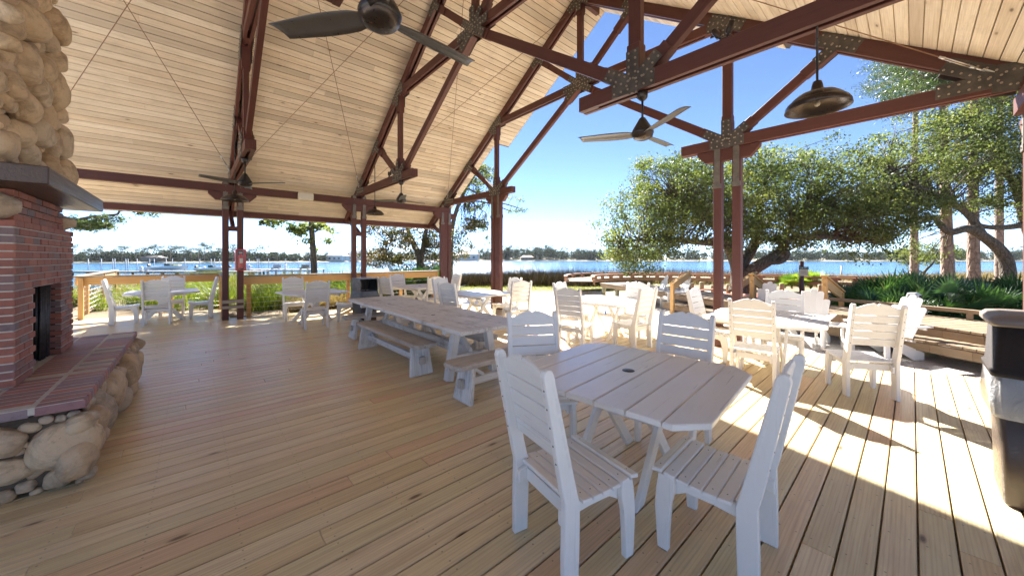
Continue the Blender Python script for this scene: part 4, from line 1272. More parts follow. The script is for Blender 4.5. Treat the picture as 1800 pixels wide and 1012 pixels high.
for (x, y, ang, lab) in ((7.55, 3.30, 138, 'white Adirondack chair beside the left end of the curved boardwalk steps'),
                         (7.95, 3.95, 138, 'farther Adirondack chair, tip showing behind the middle table'),
                         (5.75, .86, 178, 'bluish-shaded Adirondack chair beside the small side table'),
                         (5.60, .17, 141, 'Adirondack chair on gravel behind the rightmost deck chair'),
                         (7.0, 1.62, 176, 'Adirondack chair peeking out behind the wide white chair')):
    o = ad0 if first else copy_tree(ad0); first = False
    gx = o.location = W(x, y, ZG + .002); o.rotation_euler = (0, 0, R(ang)); tag(o, lab, 'adirondack chair', 'Adirondack chairs on the gravel')
r = empty('side_table', W(5.55, .62, ZG + .002), R(20), 'low white side table standing on gravel next to an Adirondack chair', 'side table')
mb = MB()
for k in range(5): mb.box((-.2 + k * .1, 0, .45), (.094, .46, .022), ch=.004)
mb.build('tabletop', M['white'], r)
for sx in (-1, 1):
    for sy in (-1, 1): mb = MB(); mb.box((sx * .2, sy * .19, .22), (.07, .035, .435), ch=.004); mb.build('leg', M['white'], r)
mb = MB(); mb.box((0, -.19, .15), (.36, .025, .06), ch=.003); mb.box((0, .19, .15), (.36, .025, .06), ch=.003); mb.box((0, -.19, .41), (.40, .025, .05), ch=.003); mb.build('rail', M['white'], r)

# ------------------------------------------------------------------ curved boardwalk, steps, stair rails
def smooth_path(pts, n=60):
    P_ = [Vector((*p, 0)) for p in pts]; out = []
    m = len(P_) - 1
    for i in range(m):
        p0 = P_[max(i - 1, 0)]; p1 = P_[i]; p2 = P_[i + 1]; p3 = P_[min(i + 2, m)]
        k = max(3, int(n / m))
        for j in range(k):
            t = j / k
            out.append(.5 * ((2 * p1) + (-p0 + p2) * t + (2 * p0 - 5 * p1 + 4 * p2 - p3) * t * t + (-p0 + 3 * p1 - 3 * p2 + p3) * t ** 3))
    out.append(P_[-1]); return out
def ribbon(name, pts, w, z, mat, side=1, bw=.09, th=.04, label=None, cat='boardwalk', fascia=True, gap=.004, legs=None):
    """boards laid across a curved path; inner edge on the path, growing to one side"""
    path = smooth_path(pts, 80)
    # resample
    d = [0]
    for a, b in zip(path, path[1:]): d.append(d[-1] + (b - a).length)
    def at(s_):
        i = max(j for j in range(len(d)) if d[j] <= s_ + 1e-9); i = min(i, len(path) - 2)
        t = (s_ - d[i]) / max(d[i + 1] - d[i], 1e-6); p = path[i].lerp(path[i + 1], t); g = (path[i + 1] - path[i]).normalized(); return p, g
    r = empty(name, W(path[0].x, path[0].y, z), 0, label, cat)
    o0 = r.location
    def T(mbo, nm, m_):
        o = mbo.build(nm, m_, r); o.matrix_parent_inverse = Matrix.Translation(-o0); return o
    n = int(d[-1] / bw); mb = MB()
    for i in range(n):
        p, g = at((i + .5) * bw); q0, _ = at(i * bw); q1, _ = at((i + 1) * bw)
        nr = Vector((-g.y, g.x, 0)) * side
        a = q0 + (g * gap); b = q1 - (g * gap)
        g0 = at(max(i * bw, 0))[1]; g1 = at(min((i + 1) * bw, d[-1]))[1]
        n0 = Vector((-g0.y, g0.x, 0)) * side; n1 = Vector((-g1.y, g1.x, 0)) * side
        pl = [a, b, b + n1 * w, a + n0 * w]
        mb.prism([(v.x * U, v.y * U) for v in pl], th, (0, 0, z * U - th / 2), ax=(1, 0, 0), ay=(0, 1, 0), ch=.003)
    T(mb, 'walking_boards', mat)
    if fascia:
        mb = MB(); st = .3; k = 0
        while k * st < d[-1] - .01:
            a, _ = at(k * st); b, _ = at(min((k + 1) * st, d[-1]))
            g = (b - a).normalized(); nr = Vector((-g.y, g.x, 0)) * side * .02
            mb.beam(W(a.x + nr.x, a.y + nr.y, z - .075), W(b.x + nr.x, b.y + nr.y, z - .075), .04, .085 * U, ch=.003)
            k += 1
        T(mb, 'fascia', fascia if not isinstance(fascia, bool) else mat)
    if legs:
        k = 0
        while k * legs < d[-1]:
            a, g = at(k * legs); nr = Vector((-g.y, g.x, 0)) * side * .12
            mb = MB(); mb.tube([W(a.x + nr.x, a.y + nr.y, ZG - .05), W(a.x + nr.x, a.y + nr.y, z - .04)], .09, 12); T(mb, 'stub_pile', M['green_wood']); k += 1
    return r, at, d[-1]
near = [(8.76, 6.0), (7.85, 4.35), (7.25, 3.2), (6.72, 2.3), (6.32, 1.15), (6.02, .25), (5.70, -.35), (5.1, -1.1), (4.2, -2.1)]
BZ = .28
rb_, at, Ln = ribbon('boardwalk', near, .95, BZ, M['board'], side=1, label='curved wooden boardwalk sweeping past the deck on the right', fascia=M['board'], legs=.75)
# lower step in front, right part and at the stairs
step = [(5.95, 1.0), (5.72, .30), (5.42, -.25), (4.9, -.95), (4.1, -1.8)]
ribbon('boardwalk_step', step, .34, .165, M['board'], side=1, label='low wooden step in front of the curved boardwalk, behind the gravel', fascia=M['board'])
step2 = [(7.05, 3.35), (6.55, 2.45), (6.25, 1.75)]
ribbon('boardwalk_step', step2, .3, .11, M['board'], side=1, label='short wooden steps between the golden stair rails', fascia=M['board'])
# kick rail along the outer side of the near boardwalk
r = empty('kick_rail', W(6.9, .1, BZ), 0, 'low timber kick rail along the boardwalk in front of the palmettos', 'kick rail'); o0 = r.location
pr = None
for k in range(7):
    s_ = Ln - .2 - k * .62
    a, g = at(s_); nr = Vector((-g.y, g.x, 0)); p = a + nr * .90
    mb = MB(); mb.box(W(p.x, p.y, BZ + .04), (.08, .08, .085 * U), ch=.004); o = mb.build('block', M['board'], r); o.matrix_parent_inverse = Matrix.Translation(-o0)
    if pr is not None:
        mb = MB(); mb.beam(W(p.x, p.y, BZ + .10), W(pr.x, pr.y, BZ + .10), .09, .045 * U, ch=.004); o = mb.build('rail', M['board'], r); o.matrix_parent_inverse = Matrix.Translation(-o0)
    pr = p
# far ring with curb benches
far = [(8.95, 6.3), (10.0, 7.0), (11.4, 6.9), (12.7, 5.9), (13.6, 4.2), (13.9, 2.2), (13.8, .3), (13.0, -1.2), (11.6, -2.0)]
rr_, atf, Lf = ribbon('boardwalk', far, .9, .30, M['board'], side=1, bw=.12, label='far arc of the curved boardwalk in front of the marsh grass', fascia=M['curb'])
for off, zc, lab in ((.05, .42, 'inner red-brown curb bench along the far boardwalk arc'), (.88, .44, 'outer curb bench of the far boardwalk arc, against the marsh')):
    r = empty('curb_bench', W(10, 7, .3), 0, lab, 'curb bench'); o0 = r.location
    mbs = MB(); mbt = MB(); k = 0
    while k * .45 < Lf - .1:
        a, g = atf(k * .45); b, _ = atf(min((k + 1) * .45, Lf)); nr = Vector((-g.y, g.x, 0)) * off
        mbs = MB(); mbs.box(W(a.x + nr.x, a.y + nr.y, .345), (.22, .10, .085 * U), Matrix.Rotation(math.atan2(g.y, g.x), 3, 'Z'), ch=.004)
        o = mbs.build('block', M['curb'], r); o.matrix_parent_inverse = Matrix.Translation(-o0)
        mbt.beam(W(a.x + nr.x, a.y + nr.y, zc - .01), W(b.x + nr.x, b.y + nr.y, zc - .01), .16, .045 * U, ch=.004); k += 1
    for m_, nm, mt in ((mbt, 'rail', M['curb']),):
        o = m_.build(nm, mt, r); o.matrix_parent_inverse = Matrix.Translation(-o0)
def stair_rail(a, b, za, zb, label):
    r = empty('stair_rail', W(*a, ZG), 0, label, 'stair rail', 'golden stair rails'); o0 = r.location
    def T(mbo, nm): o = mbo.build(nm, M['rail'], r); o.matrix_parent_inverse = Matrix.Translation(-o0)
    mb = MB(); mb.box(W(*a, (ZG + za) / 2), (.10, .10, (za - ZG) * U), ch=.005); T(mb, 'post')
    mb = MB(); mb.box(W(*b, (ZG + zb) / 2), (.10, .10, (zb - ZG) * U), ch=.005); T(mb, 'post')
    mb = MB(); mb.beam(W(*a, za - .05), W(*b, zb - .05), .05, .20, ch=.005, ext=.10); T(mb, 'handrail')
    mb = MB(); mb.beam(W(*a, za + .025), W(*b, zb + .025), .13, .035, ch=.005, ext=.16); T(mb, 'cap')
stair_rail(DP(1182, 6.75), DP(1211, 7.6), .50, .68, 'sloping golden stair rail left of the double maroon post')
stair_rail(DP(1291, 6.2), DP(1326, 7.0), .50, .68, 'sloping golden stair rail seen between and right of the maroon post pair') 
stair_rail(DP(1479, 5.6), DP(1450, 5.15), .46, .70, 'sloping golden stair rail left of the palmettos')
stair_rail(DP(1344, 6.6), DP(1322, 6.2), .46, .68, 'short sloping stair rail just right of the maroon post pair')
# sign
sx, sy = DP(1409, 6.6)
r = empty('garden_sign', W(sx, sy, ZG), math.atan2(sA, cA) - R(90), 'small tan sign with dark green header on a red-brown post in the garden', 'sign')
mb = MB(); mb.tube([(0, 0, 0), (0, 0, .98 * U)], .055, 12); mb.lathe([(.055, .98 * U), (.03, 1.0 * U), (.001, 1.005 * U)], n=12); mb.build('post', M['maroon'], r)
mb = MB(); mb.box((0, -.07, .81 * U), (.27, .02, .17 * U), ch=.003); mb.build('panel', M['tan'], r)
mb = MB(); mb.box((0, -.085, .872 * U), (.272, .012, .045 * U), ch=.002); mb.build('header', M['dkgreen'], r)
mb = MB()
for k in range(6): mb.box((-.01 + random.uniform(-.01, .01), -.0815, (.775 + k * .0115) * U), (.19 - (k % 3) * .03, .0015, .006), ch=.0003)
mb.build('text_lines', M['lidtop'], r)
mb = MB(); mb.blob((-.05, -.092, .873 * U), (.012, .003, .010), sub=1); mb.box((.02, -.092, .873 * U), (.06, .002, .008), ch=.0003); mb.build('emblem', M['beige'], r)
# grey plastic post light by the palmettos
gx, gy = DP(1604, 4.75)
r = empty('flood_light', W(gx, gy, BZ), math.atan2(sA, cA) - R(60), 'grey plastic flood light housing on a stub behind the boardwalk rail', 'flood light')
mb = MB(); mb.prism([(-.10, 0), (.07, -.03), (.10, .03), (.06, .20), (-.06, .21), (-.11, .17)], .20, (0, 0, .20), ax=(0, 1, 0), ch=.02); mb.build('housing', M['greyp'], r)
mb = MB(); mb.box((.0, -.09, .31), (.13, .06, .10), Matrix.Rotation(.2, 3, 'X'), ch=.01); mb.build('lens', M['blackp'], r)
mb = MB(); mb.tube([(0, 0, 0), (0, 0, .21)], .03, 8); mb.build('stub', M['greyp'], r)
# timber under the boardwalk
r = empty('driftwood_log', W(5.93, -.36, ZG + .035), R(66), 'weathered log lying on gravel under the boardwalk', 'log')
mb = MB(); mb.tube([(-.42, 0, 0), (-.4, 0, 0), (0, .01, 0), (.4, 0, 0), (.42, 0, 0)], [.05, .085, .09, .08, .05], 10); mb.build('trunk', M['grey_wood'], r)
# garden stumps and rocks inside the ring
st0 = None; rs = random.Random(5)
for k in range(34):
    ang = k / 34 * 2 * math.pi; rad = 2.45 + rs.uniform(-.15, .15)
    x = 10.5 + rad * math.cos(ang); y = 2.1 + rad * 1.02 * math.sin(ang)
    if st0 is None:
        mb = MB(); mb.tube([(0, 0, -.1), (0, 0, .40), (0, 0, .42)], [.10, .10, .09], 10); st0 = o = mb.build('stub_bollard', M['green_wood'])
    else: o = st0.copy(); sc.collection.objects.link(o)
    o.location = W(x, y, ZG); o.scale = (1, 1, rs.uniform(.8, 1.25)); o.rotation_euler = (0, 0, rs.uniform(0, 6))
    tag(o, 'short greenish timber stub in the ring around the garden', 'bollard', 'timber stubs around the garden')
rk = []
for k in range(3):
    mb = MB(); mb.blob((0, 0, 0), (.22, .17, .13), None, 20 + k, .3, 2, .9); rk.append(mb)
m_rock = paint('pale_pink_rock', (.50, .38, .33), (.66, .56, .50), .8, 4, .5)
protos = [m_.build('garden_rock', m_rock) for m_ in rk]
for k in range(26):
    o = protos[k] if k < 3 else protos[k % 3].copy()
    if k >= 3: sc.collection.objects.link(o)
    ang = rs.uniform(0, 6.28); rad = rs.uniform(.9, 2.2)
    o.location = W(9.9 + rad * math.cos(ang), 2.0 + rad * math.sin(ang), ZG + .04); s_ = rs.uniform(.7, 1.7); o.scale = (s_, s_, s_); o.rotation_euler = (0, 0, rs.uniform(0, 6))
    tag(o, 'pale pinkish rock lying in the red garden bed', 'rock', 'rocks in the garden bed')
mb = MB()
for k in range(5): 
    a0 = 1.0 + k * .9
    for j in range(6):
        a = a0 + j * .11; b = a + .11
        mb.beam(W(10.3 + 1.9 * math.cos(a), 2.0 + 1.9 * math.sin(a), .10), W(10.3 + 1.9 * math.cos(b), 2.0 + 1.9 * math.sin(b), .10), .18, .05, ch=.004)
tag(mb.build('garden_terrace_bench', M['curb']), 'low reddish timber terrace edging inside the garden ring', 'garden edging')

# ------------------------------------------------------------------ vegetation
def limb(mb, pts, r0, r1, n=8, jit=.0):
    m = len(pts); path = smooth3(pts, 5); k = len(path)
    mb.tube(path, [r0 + (r1 - r0) * i / (k - 1) for i in range(k)], n)
    return path
def smooth3(pts, k):
    P_ = [Vector(p) for p in pts]; out = []; m = len(P_) - 1
    for i in range(m):
        p0 = P_[max(i - 1, 0)]; p1 = P_[i]; p2 = P_[i + 1]; p3 = P_[min(i + 2, m)]
        for j in range(k):
            t = j / k; out.append(.5 * ((2 * p1) + (-p0 + p2) * t + (2 * p0 - 5 * p1 + 4 * p2 - p3) * t * t + (-p0 + 3 * p1 - 3 * p2 + p3) * t ** 3))
    out.append(P_[-1]); return out
def VP3(px, py, z):
    """a point from its place in the view at depth z (used to lay out tree shapes only)"""
    x, y = DP(px, z); return Vector((x * U, y * U, (1 + (453 - py) / 628 * z) * U))
def crown(r, limbs, ells, nclump, per, lsize, mat, barkm, crad=.32, twig=.012, seed=1, needle=False, hang=0):
    """clumps of leaves through the ellipsoids, each tied by a twig to the nearest limb"""
    g = np.random.default_rng(seed); C = []
    vol = np.array([e[1][0] * e[1][1] * e[1][2] for e in ells]) ** .8; vol /= vol.sum()
    for _ in range(nclump):
        e = ells[g.choice(len(ells), p=vol)]
        v = g.normal(size=3); v /= np.linalg.norm(v); q = g.uniform(.25, 1) ** .45
        c = np.array(e[0]); rr = np.array(e[1])
        v = v * q * rr
        # local frame: x sideways, y depth, z up
        C.append(c + np.array([sA, -cA, 0]) * v[0] + np.array([cA, sA, 0]) * v[1] + np.array([0, 0, 1]) * v[2])
    C = np.array(C)
    lp = np.array([tuple(p) for l in limbs for p in l])
    mb = MB()
    for c in C:
        d = np.linalg.norm(lp - c, axis=1); p = Vector(lp[d.argmin()]); q = Vector(c)
        if d.min() > .3:
            mid = (p + q) / 2 + Vector(g.normal(size=3) * .12 * d.min())
            mb.tube([p, mid, q], [twig * (1 + d.min() * .5), twig, twig * .4], 4)
    mb.build('branches', barkm, r)
    n = len(C) * per
    idx = np.repeat(np.arange(len(C)), per)
    sc_ = g.uniform(.6, 1.35, len(C))
    off = g.normal(size=(n, 3)) * np.array([1, 1, .62]) * crad * sc_[idx][:, None] * .55
    off[:, 2] -= hang * np.abs(g.normal(size=n)) 
    cr = np.clip(g.normal(.45, .22, len(C)), 0, 1)
    Vv, Ff, rr = leaf_quads(C[idx] + off, lsize, .22 if needle else .55, cr[idx])
    o = np_mesh('crown', Vv, Ff, rr, mat); o.parent = r; o.matrix_parent_inverse = Matrix.Translation(-r.location)
    for ch in r.children:
        if ch.name.startswith('branches'): ch.matrix_parent_inverse = Matrix.Translation(-r.location)
    return o
def tree(name, base, label, limbs, ells, nclump, per, lsize, lm, bm, cat='tree', group=None, **kw):
    r = empty(name, base, 0, label, cat, group)
    paths = []; mb = MB()
    for (pts, r0, r1) in limbs: paths.append(limb(mb, pts, r0, r1, 10))
    o = mb.build('trunk', bm, r); o.matrix_parent_inverse = Matrix.Translation(-r.location)
    crown(r, paths, ells, nclump, per, lsize, lm, bm, **kw)
    return r
def E(px, py, z, rx, ry, rz):   # ellipsoid by view placement; radii rx, ry in photo pixels, depth radius rz eye heights
    return (tuple(VP3(px, py, z)), (rx / 628 * z * U, rz * U, ry / 628 * z * U))
z = 10
tree('live_oak', VP3(1300, 510, z), 'big spreading live oak behind the double maroon post, crown reaching far left',
     [([VP3(1298, 514, z), VP3(1300, 480, z), VP3(1290, 450, z), VP3(1270, 415, z), VP3(1240, 380, z + .5), VP3(1190, 350, z)], .42, .07),
      ([VP3(1304, 505, z), VP3(1318, 478, z - .2), VP3(1350, 458, z - .5), VP3(1372, 440, z - .6), VP3(1385, 405, z - .6), VP3(1420, 370, z - .6)], .33, .06),
      ([VP3(1345, 460, z - .5), VP3(1372, 459, z - .7), VP3(1384, 448, z - .8), VP3(1382, 440, z - .8)], .14, .09),
      ([VP3(1300, 470, z), VP3(1330, 420, z + .4), VP3(1335, 360, z + .5), VP3(1350, 300, z + .5)], .26, .05),
      ([VP3(1280, 430, z), VP3(1220, 425, z - .5), VP3(1150, 420, z - .6), VP3(1090, 425, z - .6)], .16, .04),
      ([VP3(1380, 420, z - .6), VP3(1440, 415, z - .8), VP3(1500, 420, z - .9), VP3(1560, 425, z - 1)], .14, .04)],
     [E(1120, 405, z - .3, 75, 72, 1.6), E(1180, 345, z, 95, 75, 2.0), E(1260, 330, z, 95, 75, 2.2), E(1350, 345, z, 100, 80, 2.2), E(1430, 330, z - .3, 85, 85, 2.0),
      E(1225, 400, z, 110, 55, 1.8), E(1400, 400, z - .5, 110, 40, 1.6), E(1490, 385, z - .6, 80, 60, 1.5), E(1100, 455, z - .5, 50, 32, .9), E(1530, 430, z - 1, 50, 30, .8)],
     1050, 80, .10, M['oakleaf'], M['oakbark'], crad=.42, seed=4, twig=.016)
z = 9
tree('live_oak', VP3(1768, 520, z), 'leaning live oak at the right edge with a curved limb, in front of the pines',
     [([VP3(1768, 530, z), VP3(1772, 480, z), VP3(1762, 445, z), VP3(1728, 415, z), VP3(1700, 402, z), VP3(1670, 408, z), VP3(1650, 392, z), VP3(1645, 382, z)], .24, .08),
      ([VP3(1728, 415, z), VP3(1700, 375, z), VP3(1650, 345, z - .3), VP3(1600, 320, z - .4), VP3(1560, 290, z - .4)], .15, .04),
      ([VP3(1800, 395, z), VP3(1760, 400, z), VP3(1720, 395, z), VP3(1690, 370, z)], .13, .05),
      ([VP3(1840, 480, z + .5), VP3(1805, 400, z + .4), VP3(1785, 330, z), VP3(1740, 260, z), VP3(1700, 200, z)], .2, .05),
      ([VP3(1785, 330, z), VP3(1830, 250, z), VP3(1850, 150, z)], .14, .04)],
     [E(1580, 320, z - .2, 70, 62, 1.2), E(1640, 265, z, 85, 75, 1.5), E(1720, 250, z, 80, 75, 1.5), E(1780, 310, z, 60, 80, 1.2), E(1600, 375, z, 75, 40, 1.0), E(1690, 330, z, 80, 45, 1.2), E(1540, 370, z, 60, 50, 1), E(1820, 200, z, 70, 80, 1.4), E(1620, 440, z + .3, 30, 18, .5)],
     700, 80, .085, M['oakleaf'], M['oakbark'], crad=.36, seed=9, twig=.012)
# pines at the right
def pine(base_px, z, lean, top, dia, label, crowns, seed, low=None, n=130, group='pines beyond the boardwalk'):
    b = VP3(base_px, 453 + 628 * 1.08 / z, z); t = VP3(base_px + lean, top, z)
    path = [b, b.lerp(t, .35) + Vector((.03, .02, 0)), b.lerp(t, .7) - Vector((.04, 0, 0)), t]
    ells = [E(px, py, z, rx, ry, rz) for (px, py, rx, ry, rz) in crowns]
    return tree('pine_tree', b, label, [(path, dia / 2, dia * .16)], ells, n, 90, .13, M['pineleaf'], M['pinebark'], group=group, crad=.36, needle=True, seed=seed, twig=.014)
pine(1607, 12.5, 4, 40, .38, 'slim straight pine left of the two thick pine trunks', [(1608, 130, 55, 50, 1.6), (1580, 100, 40, 30, 1)], 21)
pine(1668, 9.6, -14, 20, .44, 'thick pine trunk crossed by the curved oak limb', [(1655, 120, 60, 40, 1.4), (1620, 170, 50, 28, 1)], 22)
pine(1712, 9.8, 0, 10, .42, 'thick reddish pine trunk between two other trunks', [(1730, 120, 60, 45, 1.4), (1700, 60, 50, 40, 1)], 23)
pine(1757, 12, 2, 30, .38, 'grey pine trunk nearest the leaning oak', [(1780, 150, 50, 40, 1.4)], 24)
x, y = DP(1742, 13)
tree('young_oak', VP3(1622, 500, 14), 'small young oak leaning on the marsh edge between the pine trunks',
     [([VP3(1618, 500, 14), VP3(1625, 478, 14), VP3(1640, 462, 14), VP3(1650, 440, 14)], .09, .03), ([VP3(1625, 480, 14), VP3(1605, 470, 14), VP3(1590, 455, 14)], .04, .015)],
     [E(1640, 445, 14, 32, 20, .8), E(1605, 452, 14, 18, 14, .6)], 60, 60, .09, M['oakleaf'], M['oakbark'], crad=.36, seed=31)
# left pine, fork tree, branch by the chimney
z = 10
tree('pine_tree', VP3(551, 521, z), 'lone slim tree behind the long railing, with sparse drooping branches',
     [([VP3(551, 525, z), VP3(552, 470, z), VP3(549, 420, z), VP3(547, 380, z), VP3(546, 330, z), VP3(545, 250, z)], .145, .07),
      ([VP3(548, 408, z), VP3(570, 403, z), VP3(585, 410, z - .2), VP3(600, 408, z - .3)], .035, .012),
      ([VP3(548, 400, z), VP3(530, 402, z), VP3(518, 415, z - .2), VP3(510, 422, z - .2)], .03, .01),
      ([VP3(547, 370, z), VP3(510, 385, z), VP3(480, 392, z - .2), VP3(466, 396, z - .2)], .04, .012),
      ([VP3(545, 300, z), VP3(500, 330, z), VP3(450, 345, z)], .05, .015), ([VP3(583, 409, z - .2), VP3(588, 422, z - .2), VP3(590, 427, z - .2)], .015, .008)],
     [E(587, 402, z - .2, 22, 7, .4), E(588, 426, z - .2, 12, 4, .3), E(512, 422, z - .2, 9, 3, .3), E(480, 393, z - .2, 20, 7, .4), E(548, 430, z, 14, 10, .3), E(535, 405, z, 18, 12, .4), E(545, 280, z, 80, 50, 1.2), E(558, 395, z, 20, 6, .3)],
     230, 55, .15, M['oakleaf'], M['oakbark'], crad=.22, seed=41, twig=.009)
z = 11.5
tree('forked_oak', VP3(741, 512, z), 'bronze-leaved forked oak seen under the eave left of the corner posts',
     [([VP3(741, 515, z), VP3(739, 475, z), VP3(738, 452, z), VP3(728, 430, z), VP3(718, 408, z), VP3(712, 385, z), VP3(700, 330, z)], .21, .06),
      ([VP3(739, 455, z), VP3(744, 435, z), VP3(748, 410, z), VP3(755, 380, z), VP3(790, 320, z), VP3(850, 280, z)], .15, .05),
      ([VP3(716, 411, z), VP3(698, 410, z), VP3(680, 425, z), VP3(672, 435, z)], .04, .015),
      ([VP3(770, 350, z), VP3(810, 355, z - .3), VP3(850, 355, z - .4), VP3(900, 372, z - .5)], .06, .02)],
     [E(670, 452, z, 32, 20, .9), E(735, 405, z, 45, 32, 1.1), E(770, 455, z, 35, 38, 1), E(700, 440, z, 30, 30, .9), E(682, 400, z, 22, 18, .6), E(650, 395, z, 12, 22, .5), E(720, 480, z - .5, 30, 14, .5), E(760, 485, z - .5, 30, 12, .5), E(815, 425, z - .3, 18, 38, .6), E(835, 395, z - .3, 24, 14, .6)],
     230, 60, .105, M['brownleaf'], M['oakbark'], crad=.30, seed=42, twig=.012)
tree('tall_oak', VP3(812, 505, 12.5), 'leafy tree showing above and right of the corner posts against the sky',
     [([VP3(792, 512, 12.5), VP3(795, 400, 12.5), VP3(820, 330, 12.5), VP3(850, 290, 12.5)], .16, .05),
      ([VP3(820, 330, 12.5), VP3(860, 350, 12), VP3(900, 362, 12), VP3(918, 368, 12)], .05, .015), ([VP3(815, 345, 12.5), VP3(835, 360, 12), VP3(855, 375, 12)], .04, .015)],
     [E(845, 308, 12.5, 26, 18, .8), E(905, 352, 12, 16, 5, .4), E(908, 372, 12, 18, 4, .4), E(832, 362, 12, 20, 8, .5), E(860, 345, 12, 20, 8, .4), E(840, 395, 12, 26, 8, .5), E(855, 420, 12, 8, 16, .3), E(822, 330, 12.5, 26, 20, .6)],
     85, 55, .10, M['oakleaf'], M['oakbark'], crad=.26, seed=43, twig=.012)
z = 9.5
tree('pine_tree', VP3(60, 520, z), 'pine hidden behind the fireplace, one bare limb with needles reaching under the eave',
     [([VP3(60, 525, z), VP3(62, 430, z), VP3(60, 330, z), VP3(55, 200, z)], .18, .10),
      ([VP3(61, 400, z), VP3(110, 392, z), VP3(160, 382, z), VP3(180, 379, z), VP3(205, 377, z), VP3(215, 370, z), VP3(260, 372, z)], .085, .02)],
     [E(160, 396, z, 30, 7, .4), E(190, 385, z, 14, 4, .3), E(262, 376, z, 12, 4, .25), E(120, 390, z, 20, 10, .4)],
     70, 60, .15, M['pineleaf'], M['oakbark'], crad=.20, needle=True, seed=44, twig=.008)

# palmettos
def palmetto_proto(seed, mat, nf=15, size=.62):
    g = random.Random(seed); V_ = []; F_ = []; Rn = []
    for f in range(nf):
        az = f * 2.39996 + g.uniform(-.3, .3); el = g.uniform(.35, 1.35)
        L = size * g.uniform(.55, 1.0)
        d = Vector((math.cos(az) * math.cos(el), math.sin(az) * math.cos(el), math.sin(el)))
        hub = d * L * 1.0
        side = d.cross(Vector((0, 0, 1))).normalized(); nrm = side.cross(d).normalized()
        rn = g.random()
        b = len(V_); w = .008
        V_ += [side * w, -side * w, hub - side * w, hub + side * w]; F_.append([b, b + 1, b + 2, b + 3]); Rn += [rn] * 4
        nl_ = 17; lf = size * g.uniform(.62, .85)
        for k in range(nl_):
            a = -1.55 + 3.1 * k / (nl_ - 1)
            ld = (d * math.cos(a) + side * math.sin(a)).normalized()
            ls = nrm.cross(ld).normalized()
            q = lf * (1 - .25 * abs(a) / 1.55) * g.uniform(.88, 1.05)
            droop = Vector((0, 0, -1)) * q * .22 * (1 - .5 * math.sin(el))
            wv_ = .017 * size / .6
            p1 = hub + ld * q * .45; p2 = hub + ld * q + droop + nrm * .03
            b = len(V_)
            V_ += [hub - ls * .004, hub + ls * .004, p1 + ls * wv_, p1 - ls * wv_, p2 + ls * .002, p2 - ls * .002]
            F_ += [[b, b + 1, b + 2, b + 3], [b + 3, b + 2, b + 4, b + 5]]; Rn += [min(1, max(0, rn + g.uniform(-.12, .12)))] * 6
    return np.array([tuple(v) for v in V_]), np.array(F_), np.array(Rn)
pp = []
for s_ in range(4):
    V_, F_, Rn = palmetto_proto(60 + s_, M['palm'], 22, .72)
    r = empty('palmetto'); np_mesh('fronds', V_, F_, Rn, M['palm'], r)
    mb = MB(); mb.tube([(0, 0, -.05), (0, 0, .12)], [.07, .05], 8); mb.build('stem', M['oakbark'], r)
    pp.append([r, False])
rs = random.Random(77)
spots = []
for row, (zb, pxs) in enumerate(((5.55, range(1540, 1800, 34)), (6.1, range(1505, 1810, 30)), (6.8, range(1490, 1830, 32)), (7.6, range(1500, 1820, 44)))):
    for px in pxs: spots.append((px + rs.uniform(-10, 10), zb + rs.uniform(-.2, .2), rs.uniform(.85, 1.3)))
for i, (px, zb, s_) in enumerate(spots):
    p, used = pp[i % 4]
    o = p if not used else copy_tree(p); pp[i % 4][1] = True
    x, y = DP(px, zb); o.location = W(x, y, ZG); o.scale = (s_,) * 3; o.rotation_euler = (0, 0, rs.uniform(0, 6.28))
    tag(o, 'dark green palmetto in the thicket behind the boardwalk', 'palmetto', 'palmettos behind the boardwalk')
pl = []
for s_ in range(2):
    V_, F_, Rn = palmetto_proto(80 + s_, M['palmlime'], 24, .55)
    r = empty('palmetto'); np_mesh('fronds', V_, F_, Rn, M['palmlime'], r); pl.append([r, False])
lime_spots = [(1392, 11.0, 1.0), (1405, 11.3, 1.1), (1425, 11.0, 1.2), (1437, 11.4, 1.0), (1380, 11.2, .8), (1415, 11.8, 1.1)]
for i, (px, zb, s_) in enumerate(lime_spots):
    p, used = pl[i % 2]; o = p if not used else copy_tree(p); pl[i % 2][1] = True
    x, y = DP(px, zb); o.location = W(x, y, ZG + .1); o.scale = (s_,) * 3; o.rotation_euler = (0, 0, rs.uniform(0, 6))
    tag(o, 'bright lime palmetto behind the small tan sign', 'palmetto', 'lime palmettos behind the sign')
dg = []
for i, (px, zb, s_) in enumerate([(700, 8.9, 1.1), (725, 9.1, 1.2), (752, 9.0, 1.2), (768, 9.3, 1.2), (680, 9.3, 1.0), (712, 9.6, 1.3), (740, 9.8, 1.3), (590, 8.3, 1.0), (600, 8.8, 1.1), (668, 8.8, .9), (618, 9.2, 1.1)]):
    o = copy_tree(pp[i % 4][0]); x, y = DP(px, zb); o.location = W(x, y, ZG); o.scale = (s_ * 1.1,) * 3; o.rotation_euler = (0, 0, rs.uniform(0, 6))
    tag(o, 'green palmetto just outside the long cable railing', 'palmetto', 'palmettos outside the railing')

